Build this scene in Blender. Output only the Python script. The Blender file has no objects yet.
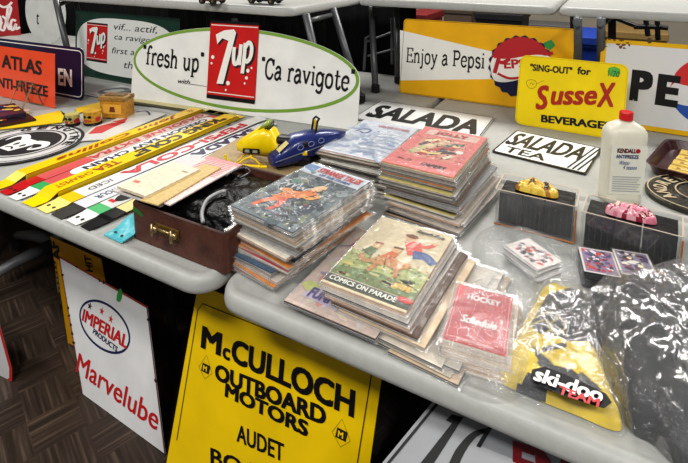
import bpy, math, random
from mathutils import Vector, Matrix, noise
random.seed(7)
scn = bpy.context.scene
COL = scn.collection
PI = math.pi

# ------------------------------------------------------------------ camera
CAMZ = 1.39; TT = 0.74          # eye height, table top height
F = 494.0; CX, CY = 344.0, 34.0; PITCH = math.radians(9.0); YAW = math.radians(28.57)
cam = bpy.data.cameras.new('camera'); camo = bpy.data.objects.new('camera', cam); COL.objects.link(camo)
camo.location = (0, 0, CAMZ); camo.rotation_euler = (PI/2 - PITCH, 0, YAW)
cam.sensor_fit = 'HORIZONTAL'; cam.sensor_width = 36.0; cam.lens = 36.0*F/688.0
cam.shift_x = 0.0; cam.shift_y = -(231.5 - CY)/688.0
cam.clip_start = 0.05; cam.clip_end = 60
scn.camera = camo
RC = camo.rotation_euler.to_matrix(); EYE = Vector((0, 0, CAMZ))
def ray(px, py): return RC @ Vector(((px-CX)/F, -(py-CY)/F, -1.0))
def at(px, py, z=0.0):
    """world point on the level z above the TABLE TOP seen at a photo pixel"""
    d = ray(px, py); t = (TT + z - CAMZ)/d.z
    return EYE + d*t
def atf(px, py, z=0.0): return at(px, py, z-TT)
def aty(px, py, y):
    d = ray(px, py); return EYE + d*(y/d.y)
def proj(p):
    q = RC.transposed() @ (Vector(p)-EYE)
    return CX + F*q.x/-q.z, CY - F*q.y/-q.z

# ------------------------------------------------------------------ materials
def S(r, g, b):
    f = lambda c: (c/255/12.92) if c <= 10 else ((c/255+0.055)/1.055)**2.4
    return (f(r), f(g), f(b), 1.0)
MATS = {}
def pm(name, col, rough=0.5, metal=0.0, var=0.0, vs=30.0, bump=0.0, bs=80.0, coat=0.0, spec=0.5, dirt=None, dirt_amt=0.3, ds=12.0):
    if name in MATS: return MATS[name]
    m = bpy.data.materials.new(name); m.use_nodes = True; nt = m.node_tree; N = nt.nodes; L = nt.links
    b = N['Principled BSDF']
    b.inputs['Roughness'].default_value = rough; b.inputs['Metallic'].default_value = metal
    b.inputs['Specular IOR Level'].default_value = spec; b.inputs['Coat Weight'].default_value = coat
    tc = N.new('ShaderNodeTexCoord')
    n = N.new('ShaderNodeTexNoise'); n.inputs['Scale'].default_value = vs; n.inputs['Detail'].default_value = 4
    L.new(tc.outputs['Object'], n.inputs['Vector'])
    r = N.new('ShaderNodeValToRGB')
    v = var
    r.color_ramp.elements[0].position = 0.3; r.color_ramp.elements[1].position = 0.7
    r.color_ramp.elements[0].color = tuple(c*(1-v) for c in col[:3])+(1,)
    r.color_ramp.elements[1].color = tuple(min(1, c*(1+v*0.6)) for c in col[:3])+(1,)
    L.new(n.outputs['Fac'], r.inputs['Fac']); out = r.outputs['Color']
    if dirt is not None:
        n2 = N.new('ShaderNodeTexNoise'); n2.inputs['Scale'].default_value = ds; n2.inputs['Detail'].default_value = 8
        L.new(tc.outputs['Object'], n2.inputs['Vector'])
        r2 = N.new('ShaderNodeValToRGB'); r2.color_ramp.elements[0].position = 0.52; r2.color_ramp.elements[1].position = 0.75
        r2.color_ramp.elements[0].color = (0, 0, 0, 1); r2.color_ramp.elements[1].color = (dirt_amt,)*3+(1,)
        L.new(n2.outputs['Fac'], r2.inputs['Fac'])
        mx = N.new('ShaderNodeMixRGB'); L.new(r2.outputs['Color'], mx.inputs['Fac'])
        L.new(out, mx.inputs['Color1']); mx.inputs['Color2'].default_value = dirt; out = mx.outputs['Color']
    L.new(out, b.inputs['Base Color'])
    if bump:
        n3 = N.new('ShaderNodeTexNoise'); n3.inputs['Scale'].default_value = bs; n3.inputs['Detail'].default_value = 5
        L.new(tc.outputs['Object'], n3.inputs['Vector'])
        bp = N.new('ShaderNodeBump'); bp.inputs['Strength'].default_value = bump; bp.inputs['Distance'].default_value = 0.01
        L.new(n3.outputs['Fac'], bp.inputs['Height']); L.new(bp.outputs['Normal'], b.inputs['Normal'])
    MATS[name] = m; return m

def ink_mat(name, rough=0.35, coat=0.0, grain=0.0, gs=60.0, warp=0.0):
    """printed surface: colour comes from the mesh's own colour attribute, broken up by a procedural print grain"""
    m = bpy.data.materials.new(name); m.use_nodes = True; nt = m.node_tree; N = nt.nodes; L = nt.links
    b = N['Principled BSDF']; b.inputs['Roughness'].default_value = rough; b.inputs['Coat Weight'].default_value = coat
    a = N.new('ShaderNodeVertexColor'); a.layer_name = 'Col'
    out = a.outputs['Color']
    if grain:
        tc = N.new('ShaderNodeTexCoord'); n = N.new('ShaderNodeTexNoise'); n.inputs['Scale'].default_value = gs; n.inputs['Detail'].default_value = 6
        L.new(tc.outputs['Object'], n.inputs['Vector'])
        r = N.new('ShaderNodeValToRGB'); r.color_ramp.elements[0].position = 0.35; r.color_ramp.elements[1].position = 0.65
        r.color_ramp.elements[0].color = (1-grain,)*3+(1,); r.color_ramp.elements[1].color = (1, 1, 1, 1)
        L.new(n.outputs['Fac'], r.inputs['Fac'])
        mx = N.new('ShaderNodeMixRGB'); mx.blend_type = 'MULTIPLY'; mx.inputs['Fac'].default_value = 1
        L.new(out, mx.inputs['Color1']); L.new(r.outputs['Color'], mx.inputs['Color2']); out = mx.outputs['Color']
    L.new(out, b.inputs['Base Color'])
    MATS[name] = m; return m
INK = ink_mat('printed_ink', 0.6)
ENAMEL = ink_mat('enamel_paint', 0.28, 0.15, 0.10, 9.0)
PAPER = ink_mat('printed_paper', 0.55, 0.0, 0.18, 90.0)
LITHO = ink_mat('lithographed_tin', 0.3, 0.2, 0.35, 120.0)

def clear_mat(name, amount=0.25, rough=0.12, tint=(0.9, 0.93, 0.95, 1), bump=0.4, bs=40.0, haze=0.1, stretch=1.0):
    m = bpy.data.materials.new(name); m.use_nodes = True; nt = m.node_tree; N = nt.nodes; L = nt.links
    for n in list(N): N.remove(n)
    o = N.new('ShaderNodeOutputMaterial'); t = N.new('ShaderNodeBsdfTransparent'); g = N.new('ShaderNodeBsdfGlossy')
    d = N.new('ShaderNodeBsdfDiffuse'); d.inputs['Color'].default_value = tint
    t.inputs['Color'].default_value = (0.97, 0.97, 0.97, 1)
    g.inputs['Roughness'].default_value = rough; g.inputs['Color'].default_value = (1, 1, 1, 1)
    tc = N.new('ShaderNodeTexCoord'); n = N.new('ShaderNodeTexNoise'); n.inputs['Scale'].default_value = bs; n.inputs['Detail'].default_value = 5; n.inputs['Distortion'].default_value = 1.2
    mp = N.new('ShaderNodeMapping'); mp.inputs['Rotation'].default_value = (0, 0, 0.9); mp.inputs['Scale'].default_value = (1.0, stretch, 1.0)
    L.new(tc.outputs['Object'], mp.inputs['Vector']); L.new(mp.outputs[0], n.inputs['Vector'])
    bp = N.new('ShaderNodeBump'); bp.inputs['Strength'].default_value = bump; bp.inputs['Distance'].default_value = 0.02
    L.new(n.outputs['Fac'], bp.inputs['Height']); L.new(bp.outputs['Normal'], g.inputs['Normal'])
    fr = N.new('ShaderNodeLayerWeight'); fr.inputs['Blend'].default_value = 0.35
    ad = N.new('ShaderNodeMath'); ad.operation = 'MULTIPLY_ADD'; ad.inputs[1].default_value = 0.22; ad.inputs[2].default_value = amount
    L.new(fr.outputs['Fresnel'], ad.inputs[0])
    m1 = N.new('ShaderNodeMixShader'); L.new(ad.outputs[0], m1.inputs['Fac']); L.new(t.outputs[0], m1.inputs[1]); L.new(g.outputs[0], m1.inputs[2])
    m2 = N.new('ShaderNodeMixShader'); m2.inputs['Fac'].default_value = haze; L.new(m1.outputs[0], m2.inputs[1]); L.new(d.outputs[0], m2.inputs[2])
    L.new(m2.outputs[0], o.inputs['Surface'])
    MATS[name] = m; return m
SLEEVE = clear_mat('clear_sleeve', 0.02, 0.2, bump=0.35, bs=18, haze=0.05)
BAGM = clear_mat('crinkled_clear_bag', 0.05, 0.14, bump=0.9, bs=34, haze=0.07, stretch=0.4)
GARM = clear_mat('clothing_bag_film', 0.02, 0.13, bump=0.9, bs=22, haze=0.07, stretch=0.28)
CASEM = clear_mat('clear_hard_plastic', 0.03, 0.06, bump=0.05, bs=8, haze=0.03)

WHITE = S(236, 236, 230); BLACK = S(18, 18, 20); YEL = S(250, 208, 20)
def flatm(name, col, rough=0.4): return pm(name, col, rough, var=0.04)
M_BLACK = flatm('black_paint', BLACK); M_WHITE = flatm('white_paint', WHITE)
M_RED = flatm('red_paint', S(190, 32, 34)); M_NAVY = flatm('navy_paint', S(28, 34, 74)); M_DKRED = flatm('dark_red_paint', S(120, 14, 24))
M_TABLE = pm('moulded_grey_plastic', S(172, 173, 169), 0.45, var=0.05, vs=60, bump=0.05, bs=260, dirt=S(150, 150, 142), dirt_amt=0.35, ds=6)
M_LEG = pm('grey_powder_coated_steel', S(98, 100, 102), 0.4, metal=0.4, var=0.1)
M_RUBBER = pm('black_rubber', S(20, 20, 20), 0.7, var=0.1)

# ------------------------------------------------------------------ mesh collector
class M:
    def __init__(s): s.v = []; s.f = []; s.c = []; s.m = []
    def add(s, vs, fs, c=None, mi=0):
        o = len(s.v); s.v += [tuple(v) for v in vs]
        for f in fs: s.f.append(tuple(o+i for i in f)); s.c.append(c or (0.8, 0.8, 0.8, 1)); s.m.append(mi)
        return s
    def poly(s, pts, z, c=None, mi=0):
        return s.add([(p[0], p[1], z) for p in pts], [tuple(range(len(pts)))], c, mi)
    def prism(s, pts, z0, z1, c=None, mi=0, sidec=None):
        n = len(pts); vs = [(p[0], p[1], z0) for p in pts]+[(p[0], p[1], z1) for p in pts]
        s.add(vs, [tuple(range(n, 2*n))], c, mi)
        s.add(vs, [tuple(reversed(range(n)))]+[(i, (i+1) % n, n+(i+1) % n, n+i) for i in range(n)], sidec or c, mi)
        return s
    def box(s, x0, x1, y0, y1, z0, z1, c=None, mi=0, tf=None):
        vs = [(x, y, z) for z in (z0, z1) for (x, y) in ((x0, y0), (x1, y0), (x1, y1), (x0, y1))]
        if tf: vs = [tf @ Vector(v) for v in vs]
        return s.add(vs, [(3, 2, 1, 0), (4, 5, 6, 7), (0, 1, 5, 4), (1, 2, 6, 5), (2, 3, 7, 6), (3, 0, 4, 7)], c, mi)
    def bbox(s, x0, x1, y0, y1, z0, z1, r=0.003, c=None, mi=0):
        """box with bevelled top and bottom edges and rounded plan corners"""
        return s.loft([(rrect(x0+i, x1-i, y0+i, y1-i, max(r-i, 0.0005)), z) for i, z in ((r, z0), (r*0.3, z0+r*0.3), (0, z0+r), (0, z1-r), (r*0.3, z1-r*0.3), (r, z1))], c, mi)
    def loft(s, rings, c=None, mi=0, capa=True, capb=True):
        n = len(rings[0][0]); vs = []; 
        for pts, z in rings: vs += [(p[0], p[1], z if not callable(z) else z(p)) for p in pts]
        fs = []
        for k in range(len(rings)-1):
            for i in range(n): fs.append((k*n+i, k*n+(i+1) % n, (k+1)*n+(i+1) % n, (k+1)*n+i))
        if capa: fs.append(tuple(reversed(range(n))))
        if capb: fs.append(tuple(range((len(rings)-1)*n, len(rings)*n)))
        return s.add(vs, fs, c, mi)
    def rings3(s, rings, c=None, mi=0, cap=True):
        n = len(rings[0]); vs = [tuple(p) for r in rings for p in r]; fs = []
        for k in range(len(rings)-1):
            for i in range(n): fs.append((k*n+i, k*n+(i+1) % n, (k+1)*n+(i+1) % n, (k+1)*n+i))
        if cap: fs += [tuple(reversed(range(n))), tuple(range((len(rings)-1)*n, len(rings)*n))]
        return s.add(vs, fs, c, mi)
    def tube(s, pts, r, seg=10, c=None, mi=0, smooth=0):
        pts = [Vector(p) for p in pts]
        if smooth: pts = catmull(pts, smooth)
        rings = []; up = Vector((0.13, 0.31, 0.94))
        for i, p in enumerate(pts):
            d = (pts[min(i+1, len(pts)-1)]-pts[max(i-1, 0)]).normalized()
            a = d.cross(up)
            if a.length < 1e-3: a = d.cross(Vector((1, 0, 0)))
            a.normalize(); b = d.cross(a).normalized()
            rr = r[i] if isinstance(r, (list, tuple)) else r
            rings.append([p+a*(math.cos(t)*rr)+b*(math.sin(t)*rr) for t in [2*PI*k/seg for k in range(seg)]])
        return s.rings3(rings, c, mi)
    def lathe(s, prof, seg=24, cx=0, cy=0, c=None, mi=0):
        return s.rings3([[(cx+r*math.cos(2*PI*k/seg), cy+r*math.sin(2*PI*k/seg), z) for k in range(seg)] for r, z in prof], c, mi)
    def ribbon(s, pts, w, z=0, c=None, mi=0, smooth=6, closed=False):
        P = [Vector((p[0], p[1], 0)) for p in pts]
        if smooth: P = catmull(P, smooth, closed)
        n = len(P); W = w if isinstance(w, (list, tuple)) else [w, w]
        L = []
        for i, p in enumerate(P):
            if closed: d = P[(i+1) % n]-P[i-1]
            else: d = P[min(i+1, n-1)]-P[max(i-1, 0)]
            d.normalize(); nn = Vector((-d.y, d.x, 0)); t = i/max(1, n-1)*(len(W)-1); k = min(int(t), len(W)-2); ww = W[k]*(1-(t-k))+W[k+1]*(t-k)
            L.append((p+nn*ww/2, p-nn*ww/2))
        s.rc = getattr(s, 'rc', 0)+1; z = z+.00004*(s.rc % 40)
        vs = [(q.x, q.y, z) for ab in L for q in ab]
        fs = [(2*i+1, 2*i+3, 2*i+2, 2*i) for i in range(n-1)]
        if closed: fs.append((2*n-1, 1, 0, 2*n-2))
        return s.add(vs, fs, c, mi)
    def blob(s, cx, cy, rx, ry, z, c, rot=0, n=14, rough=0.15):
        ca, sa = math.cos(rot), math.sin(rot); pts = []
        for k in range(n):
            t = 2*PI*k/n; q = 1+random.uniform(-rough, rough); x = rx*q*math.cos(t); y = ry*q*math.sin(t)
            pts.append((cx+x*ca-y*sa, cy+x*sa+y*ca))
        return s.poly(pts, z, c)
    def build(s, name, mats, parent=None, mat4=None, smooth=False, auto=None):
        me = bpy.data.meshes.new(name); me.from_pydata(s.v, [], s.f)
        for m in (mats if isinstance(mats, (list, tuple)) else [mats]): me.materials.append(m)
        me.polygons.foreach_set('material_index', s.m)
        ca = me.color_attributes.new('Col', 'FLOAT_COLOR', 'CORNER')
        data = []
        for p, c in zip(me.polygons, s.c): data += list(c)*p.loop_total
        ca.data.foreach_set('color', data)
        if smooth: me.polygons.foreach_set('use_smooth', [True]*len(me.polygons))
        me.update()
        o = bpy.data.objects.new(name, me); COL.objects.link(o)
        if smooth and auto:
            md = o.modifiers.new('weld', 'WELD'); md.merge_threshold = 1e-5
        if parent: o.parent = parent
        if mat4 is not None: o.matrix_local = mat4
        return o

def catmull(P, k, closed=False):
    n = len(P); out = []
    rng = range(n) if closed else range(n-1)
    for i in rng:
        if closed: a, b, c, d = P[i-1], P[i], P[(i+1) % n], P[(i+2) % n]
        else: a, b, c, d = P[max(i-1, 0)], P[i], P[i+1], P[min(i+2, n-1)]
        for j in range(k):
            t = j/k
            out.append(0.5*((2*b)+(c-a)*t+(2*a-5*b+4*c-d)*t*t+(3*b-3*c+d-a)*t*t*t))
    if not closed: out.append(P[-1].copy())
    return out
def rrect(x0, x1, y0, y1, r, seg=5):
    r = min(r, (x1-x0)/2-1e-5, (y1-y0)/2-1e-5); pts = []
    for cx, cy, a in ((x1-r, y0+r, -PI/2), (x1-r, y1-r, 0), (x0+r, y1-r, PI/2), (x0+r, y0+r, PI)):
        for k in range(seg+1):
            t = a+PI/2*k/seg; pts.append((cx+r*math.cos(t), cy+r*math.sin(t)))
    return pts
def ring_line(m, x0, x1, y0, y1, r, w, z, c, mi=0):
    m.ribbon(rrect(x0, x1, y0, y1, r), w, z, c, mi, smooth=0, closed=True)

# ------------------------------------------------------------------ object helpers
def tag(o, label, cat, group=None, kind=None):
    o['label'] = label; o['category'] = cat
    if group: o['group'] = group
    if kind: o['kind'] = kind
    return o
def empty(name, label, cat, mat4=None, group=None):
    o = bpy.data.objects.new(name, None); o.empty_display_size = 0.05; COL.objects.link(o)
    if mat4 is not None: o.matrix_local = mat4
    return tag(o, label, cat, group)
def frame(o, u, v):
    u = Vector(u).normalized(); v = Vector(v); v = (v-u*v.dot(u)).normalized(); n = u.cross(v)
    return Matrix(((u.x, v.x, n.x, o[0]), (u.y, v.y, n.y, o[1]), (u.z, v.z, n.z, o[2]), (0, 0, 0, 1)))
def zrot(x, y, z, a): return Matrix.Translation((x, y, z)) @ Matrix.Rotation(a, 4, 'Z')
def stand(bl, br, z, top, lean):
    """upright sign frame from the two foot points; returns matrix, width, height"""
    a = at(bl[0], bl[1], z); b = at(br[0], br[1], z); u = (b-a).normalized()
    back = Vector((0, 0, 1)).cross(u); t = math.radians(lean)
    v = Vector((0, 0, 1))*math.cos(t)+back*math.sin(t)
    lo, hi = 0.0, 3.0
    for _ in range(40):
        m = (lo+hi)/2
        if proj(a+v*m)[1] > top: lo = m
        else: hi = m
    return frame(a, u, v), (b-a).length, lo
def lay(bl, br, tl, z=0.0):
    """flat rectangle frame lying at height z above the table; returns matrix, width, length"""
    a = at(bl[0], bl[1], z); b = at(br[0], br[1], z); c = at(tl[0], tl[1], z); u = (b-a).normalized()
    v = Vector((0, 0, 1)).cross(u)
    return frame(a, u, v), (b-a).length, (c-a).dot(v)

def text_mesh(s, bold=0.0, shear=0.0, space=1.0):
    extra = bold*2.0; bold = 0.0
    cu = bpy.data.curves.new('lettering', 'FONT'); cu.body = s; cu.size = 1; cu.offset = bold; cu.shear = shear; cu.space_character = space; cu.resolution_u = 3
    o = bpy.data.objects.new('lettering', cu); COL.objects.link(o)
    dg = bpy.context.evaluated_depsgraph_get(); me = bpy.data.meshes.new_from_object(o.evaluated_get(dg))
    bpy.data.objects.remove(o); bpy.data.curves.remove(cu)
    if extra:
        V = [v.co.copy() for v in me.vertices]; Fc = [tuple(p.vertices) for p in me.polygons]; n = len(V)
        offs = [(0, 0), (extra/2, 0), (extra, 0), (0, extra*.35), (extra, extra*.35), (0, -extra*.35), (extra, -extra*.35)]
        me2 = bpy.data.meshes.new('lettering')
        me2.from_pydata([(v.x+a, v.y+b, v.z+k_*.00007) for k_, (a, b) in enumerate(offs) for v in V], [], [tuple(i+k*n for i in f) for k in range(len(offs)) for f in Fc])
        bpy.data.meshes.remove(me); me = me2
    return me
def lettering(parent, s, x, y, w, h, mat, z=0.0012, bold=0.0, shear=0.0, rot=0.0, name='lettering', space=1.0, fit=True):
    """flat letters whose bounding box is w x h, corner at (x, y) of the parent's face, turned by rot degrees about that corner"""
    me = text_mesh(s, bold, shear, space)
    xs = [v.co.x for v in me.vertices]; ys = [v.co.y for v in me.vertices]
    x0, x1, y0, y1 = min(xs), max(xs), min(ys), max(ys); sx = w/(x1-x0); sy = h/(y1-y0)
    a = math.radians(rot); ca, sa = math.cos(a), math.sin(a)
    for v in me.vertices:
        X = (v.co.x-x0)*sx; Y = (v.co.y-y0)*sy
        v.co = (x+X*ca-Y*sa, y+X*sa+Y*ca, z+v.co.z)
    me.materials.clear(); me.materials.append(mat); me.update()
    o = bpy.data.objects.new(name, me); COL.objects.link(o); o.parent = parent
    return o

# ------------------------------------------------------------------ slab serif stroke face
SW = 0.092
def Cc(*p): return ('c', p)
def Ll(*p): return ('l', p)
GL = {
 'f': (0.36, [Cc((.13, 0), (.13, .3), (.13, .55), (.19, .72), (.31, .74), (.37, .67)), Ll((.02, .46), (.3, .46)), Ll((.03, .02), (.25, .02))]),
 'r': (0.40, [Ll((.11, 0), (.11, .48)), Ll((.02, .46), (.11, .46)), Ll((.02, .02), (.22, .02)), Cc((.11, .3), (.17, .43), (.28, .48), (.37, .42))]),
 'e': (0.48, [Ll((.07, .26), (.42, .26)), Cc((.42, .26), (.39, .42), (.25, .48), (.1, .4), (.06, .24), (.11, .07), (.26, .0), (.42, .09))]),
 's': (0.43, [Cc((.36, .4), (.22, .48), (.09, .42), (.1, .3), (.23, .25), (.36, .19), (.36, .06), (.22, 0), (.06, .08))]),
 'h': (0.56, [Ll((.11, 0), (.11, .74)), Ll((.01, .73), (.11, .73)), Cc((.11, .32), (.2, .45), (.34, .46), (.42, .33), (.42, .15), (.42, 0)), Ll((.02, .02), (.2, .02)), Ll((.33, .02), (.51, .02))]),
 'n': (0.56, [Ll((.11, 0), (.11, .48)), Ll((.01, .46), (.11, .46)), Cc((.11, .32), (.2, .45), (.34, .46), (.42, .33), (.42, .15), (.42, 0)), Ll((.02, .02), (.2, .02)), Ll((.33, .02), (.51, .02))]),
 'u': (0.56, [Cc((.11, .48), (.11, .3), (.11, .14), (.2, .01), (.33, .04), (.42, .16)), Ll((.42, .48), (.42, 0)), Ll((.01, .46), (.11, .46)), Ll((.33, .46), (.42, .46)), Ll((.42, .02), (.5, .02))]),
 'p': (0.54, [Ll((.11, .48), (.11, -.24)), Ll((.01, .46), (.11, .46)), Ll((.01, -.22), (.22, -.22)), Cc((.11, .35), (.22, .47), (.38, .44), (.45, .24), (.38, .05), (.22, .0), (.11, .12))]),
 'C': (0.62, [Cc((.54, .54), (.44, .7), (.28, .72), (.12, .6), (.07, .36), (.12, .12), (.28, 0), (.45, .03), (.55, .2)), Ll((.54, .5), (.54, .74))]),
 'a': (0.50, [Cc((.08, .38), (.2, .48), (.34, .44), (.37, .3), (.37, .1), (.46, .02)), Cc((.37, .28), (.2, .27), (.07, .18), (.09, .04), (.22, 0), (.37, .12))]),
 'v': (0.50, [Ll((.07, .47), (.25, .02)), Ll((.25, .02), (.43, .47)), Ll((.0, .46), (.16, .46)), Ll((.34, .46), (.5, .46))]),
 'i': (0.28, [Ll((.14, 0), (.14, .48)), Ll((.14, .61), (.14, .7)), Ll((.04, .46), (.14, .46)), Ll((.04, .02), (.24, .02))]),
 'j': (0.28, [Cc((.14, .48), (.14, .2), (.14, -.1), (.08, -.22), (-.03, -.2)), Ll((.14, .61), (.14, .7)), Ll((.04, .46), (.14, .46))]),
 'g': (0.54, [Cc((.42, .36), (.28, .48), (.11, .42), (.07, .25), (.12, .07), (.28, .02), (.42, .14)), Cc((.43, .48), (.43, .2), (.42, -.08), (.33, -.22), (.18, -.22), (.08, -.15)), Ll((.43, .46), (.52, .46))]),
 'o': (0.52, [Cc((.25, .48), (.11, .42), (.06, .24), (.11, .06), (.25, 0), (.39, .06), (.44, .24), (.39, .42), (.25, .48))]),
 't': (0.40, [Cc((.16, .66), (.16, .4), (.16, .14), (.22, .01), (.34, .04), (.38, .12)), Ll((.03, .46), (.35, .46))]),
 'y': (0.50, [Ll((.07, .47), (.26, .03)), Cc((.43, .47), (.3, .14), (.2, -.12), (.1, -.22), (.01, -.2)), Ll((.0, .46), (.16, .46)), Ll((.34, .46), (.5, .46))]),
 'E': (0.60, [Ll((.13, 0), (.13, .72)), Ll((.03, .7), (.52, .7)), Ll((.13, .36), (.42, .36)), Ll((.03, .02), (.54, .02)), Ll((.52, .72), (.52, .56)), Ll((.54, .16), (.54, 0)), Ll((.42, .28), (.42, .44))]),
 'P': (0.60, [Ll((.13, 0), (.13, .72)), Cc((.03, .7), (.25, .7), (.42, .69), (.53, .54), (.44, .36), (.25, .33), (.13, .33)), Ll((.02, .02), (.26, .02))]),
 'l': (0.28, [Ll((.14, 0), (.14, .74)), Ll((.04, .73), (.14, .73)), Ll((.04, .02), (.24, .02))]),
 '"': (0.26, [Ll((.07, .78), (.09, .62)), Ll((.17, .78), (.19, .62))]),
 ' ': (0.30, []),
}
def serif_text(parent, s, x, y, w, h, mat, z=0.0012, sw=SW, name='lettering', slope=0.0, plain=False):
    """h is the height of a capital; letters squeezed to width w"""
    m = M(); cx = 0
    for ch in s:
        adv, st = GL[ch]
        for k, pts in st:
            P = [(cx+p[0]+slope*p[1], p[1]) for p in pts]
            hor = k == 'l' and abs(pts[0][1]-pts[-1][1]) < 0.02
            m.ribbon(P, sw*(0.6 if hor else 1.15), 0, None, 0, smooth=5 if k == 'c' else 0)
        cx += adv+0.02
    sx = w/cx; sy = h/0.72
    m.v = [(x+a*sx, y+b*sy, z+c_) for a, b, c_ in m.v]
    return m.build(name, mat, parent)

def panel(name, mt, w, h, col, label, cat='sign', r=0.004, t=0.002, mat=None, border=None, outline=None, group=None, sidec=None):
    m = M(); pts = outline or rrect(0, w, 0, h, r)
    m.prism(pts, -t, 0, col, sidec=sidec or tuple(c*0.6 for c in col[:3])+(1,))
    if border: ring_line(m, border[0], w-border[0], border[0], h-border[0], r, border[1], 0.0006, border[2])
    o = m.build(name, mat or ENAMEL, None, mt)
    return tag(o, label, cat, group)

# ------------------------------------------------------------------ room
def struct(o): o['kind'] = 'structure'; return o
def floor_material():
    m = bpy.data.materials.new('brown_vinyl_tile'); m.use_nodes = True; N = m.node_tree.nodes; L = m.node_tree.links; b = N['Principled BSDF']
    tc = N.new('ShaderNodeTexCoord'); mp = N.new('ShaderNodeMapping'); mp.inputs['Rotation'].default_value = (0, 0, 0.35); L.new(tc.outputs['Object'], mp.inputs['Vector'])
    ck = N.new('ShaderNodeTexChecker'); ck.inputs['Scale'].default_value = 7.5; L.new(mp.outputs[0], ck.inputs['Vector'])
    outs = []
    for sc in ((3.5, 95, 1), (95, 3.5, 1)):
        mm = N.new('ShaderNodeMapping'); mm.inputs['Scale'].default_value = sc; L.new(mp.outputs[0], mm.inputs['Vector'])
        n = N.new('ShaderNodeTexNoise'); n.inputs['Scale'].default_value = 1.0; n.inputs['Detail'].default_value = 3; L.new(mm.outputs[0], n.inputs['Vector']); outs.append(n)
    mx = N.new('ShaderNodeMixRGB'); L.new(ck.outputs['Fac'], mx.inputs['Fac']); L.new(outs[0].outputs['Fac'], mx.inputs['Color1']); L.new(outs[1].outputs['Fac'], mx.inputs['Color2'])
    r = N.new('ShaderNodeValToRGB'); e = r.color_ramp.elements; e[0].position = 0.38; e[0].color = S(50, 40, 34); e[1].position = 0.78; e[1].color = S(108, 92, 78)
    k = r.color_ramp.elements.new(0.56); k.color = S(68, 56, 47)
    L.new(mx.outputs[0], r.inputs['Fac']); L.new(r.outputs['Color'], b.inputs['Base Color']); b.inputs['Roughness'].default_value = 0.42
    return m
fl = M().box(-9, 6, -2.5, 8, -0.05, 0).build('floor', floor_material()); struct(fl)
wall_m = pm('beige_painted_wall', S(176, 168, 152), 0.8, var=0.06, vs=3)
struct(M().box(-9, 6, 7.0, 7.1, 0, 3.2).build('wall_back', wall_m))
struct(M().box(-9.1, -9, -2.5, 7.1, 0, 3.2).build('wall_left', wall_m))
struct(M().box(-9, 6, 6.97, 7.0, 0, 0.12).build('baseboard_back', pm('dark_baseboard', S(60, 55, 50), 0.6)))
struct(M().box(-9.1, 6.1, -2.5, 7.1, 3.2, 3.25).build('ceiling', pm('ceiling_tile', S(215, 215, 210), 0.9, var=0.05)))

# ------------------------------------------------------------------ folding tables
def folding_table(x0, x1, y0, y1, ztop, label, group, legs, frame_r=0.014, rot=0.0):
    w, d = x1-x0, y1-y0
    root = empty('folding_table', label, 'table', zrot(x0, y0, 0, rot), group)
    m = M(); r = 0.06
    prof = [(0.020, -0.035), (0.004, -0.037), (0.0005, -0.034), (0.0, -0.026), (0.002, -0.013), (0.007, -0.004), (0.013, -0.0006), (0.020, 0.0), (0.027, -0.0025), (0.032, -0.003)]
    m.loft([(rrect(i, w-i, i, d-i, max(r-i, 0.01), 8), z) for i, z in prof])
    o = m.build('tabletop', M_TABLE, root, Matrix.Translation((0, 0, ztop)), smooth=True)
    for leg in legs:
        lm = M(); pts = [Vector(p)-Vector((x0, y0, 0)) for p in leg]
        lm.tube(pts, frame_r, 10); lo = lm.build('leg', M_LEG, root, smooth=True)
        f = pts[-1]; fm = M(); fm.lathe([(0.001, 0), (frame_r+0.004, 0), (frame_r+0.004, 0.03), (frame_r+0.001, 0.034)], 12, f.x, f.y)
        fm.build('rubber_foot', M_RUBBER, lo, Matrix.Translation((0, 0, f.z-0.002)))
    tops = [Vector(l[0])-Vector((x0, y0, 0)) for l in legs]
    for i in range(0, len(tops)-1, 2):
        am = M(); am.tube([tops[i]-Vector((0, 0, 0.03)), tops[i+1]-Vector((0, 0, 0.03))], 0.011, 8)
        am.build('leg_brace', M_LEG, root, smooth=True)
    return root
def floorlegs(x0, x1, y0, y1, inset=0.28, xs=None, ya=0.1):
    r = []
    for x in (xs or (x0+inset, x1-inset)):
        for y in (y0+ya, y1-0.1): r.append([(x, y, TT-0.02), (x, y, 0.004)])
    return r
YF = 0.652; YS = 1.416
G1 = 'grey folding tables at floor level'
folding_table(-2.50, -0.672, YF, YS-.004, TT, 'long grey folding table holding the row of enamel push bars', G1, floorlegs(-2.5, -.672, YF, YS, xs=(-2.44, -1.27), ya=.42))
folding_table(-0.655, 1.175, YF, YS-.004, TT, 'front grey folding table carrying the comic stacks and card boxes', G1, floorlegs(-.655, 1.175, YF, YS, xs=(-.50, .95), ya=.40))
folding_table(-2.50, -0.672, YS, YS+1.05, TT, 'grey folding table in the second row beneath the fresh up sign', G1, floorlegs(-2.5, -.672, YS, YS+1.05))
folding_table(-0.655, 1.175, YS, YS+1.05, TT, 'grey folding table in the second row beneath the cola signs', G1, floorlegs(-.655, 1.175, YS, YS+1.05))
folding_table(-4.35, -2.515, YF, YS-.004, TT, 'grey folding table continuing past the orange sign on the left', G1, floorlegs(-4.35, -2.515, YF, YS))
folding_table(-4.35, -2.515, YS, YS+1.05, TT, 'grey folding table at far left under the red script sign', G1, floorlegs(-4.35, -2.515, YS, YS+1.05))
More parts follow.
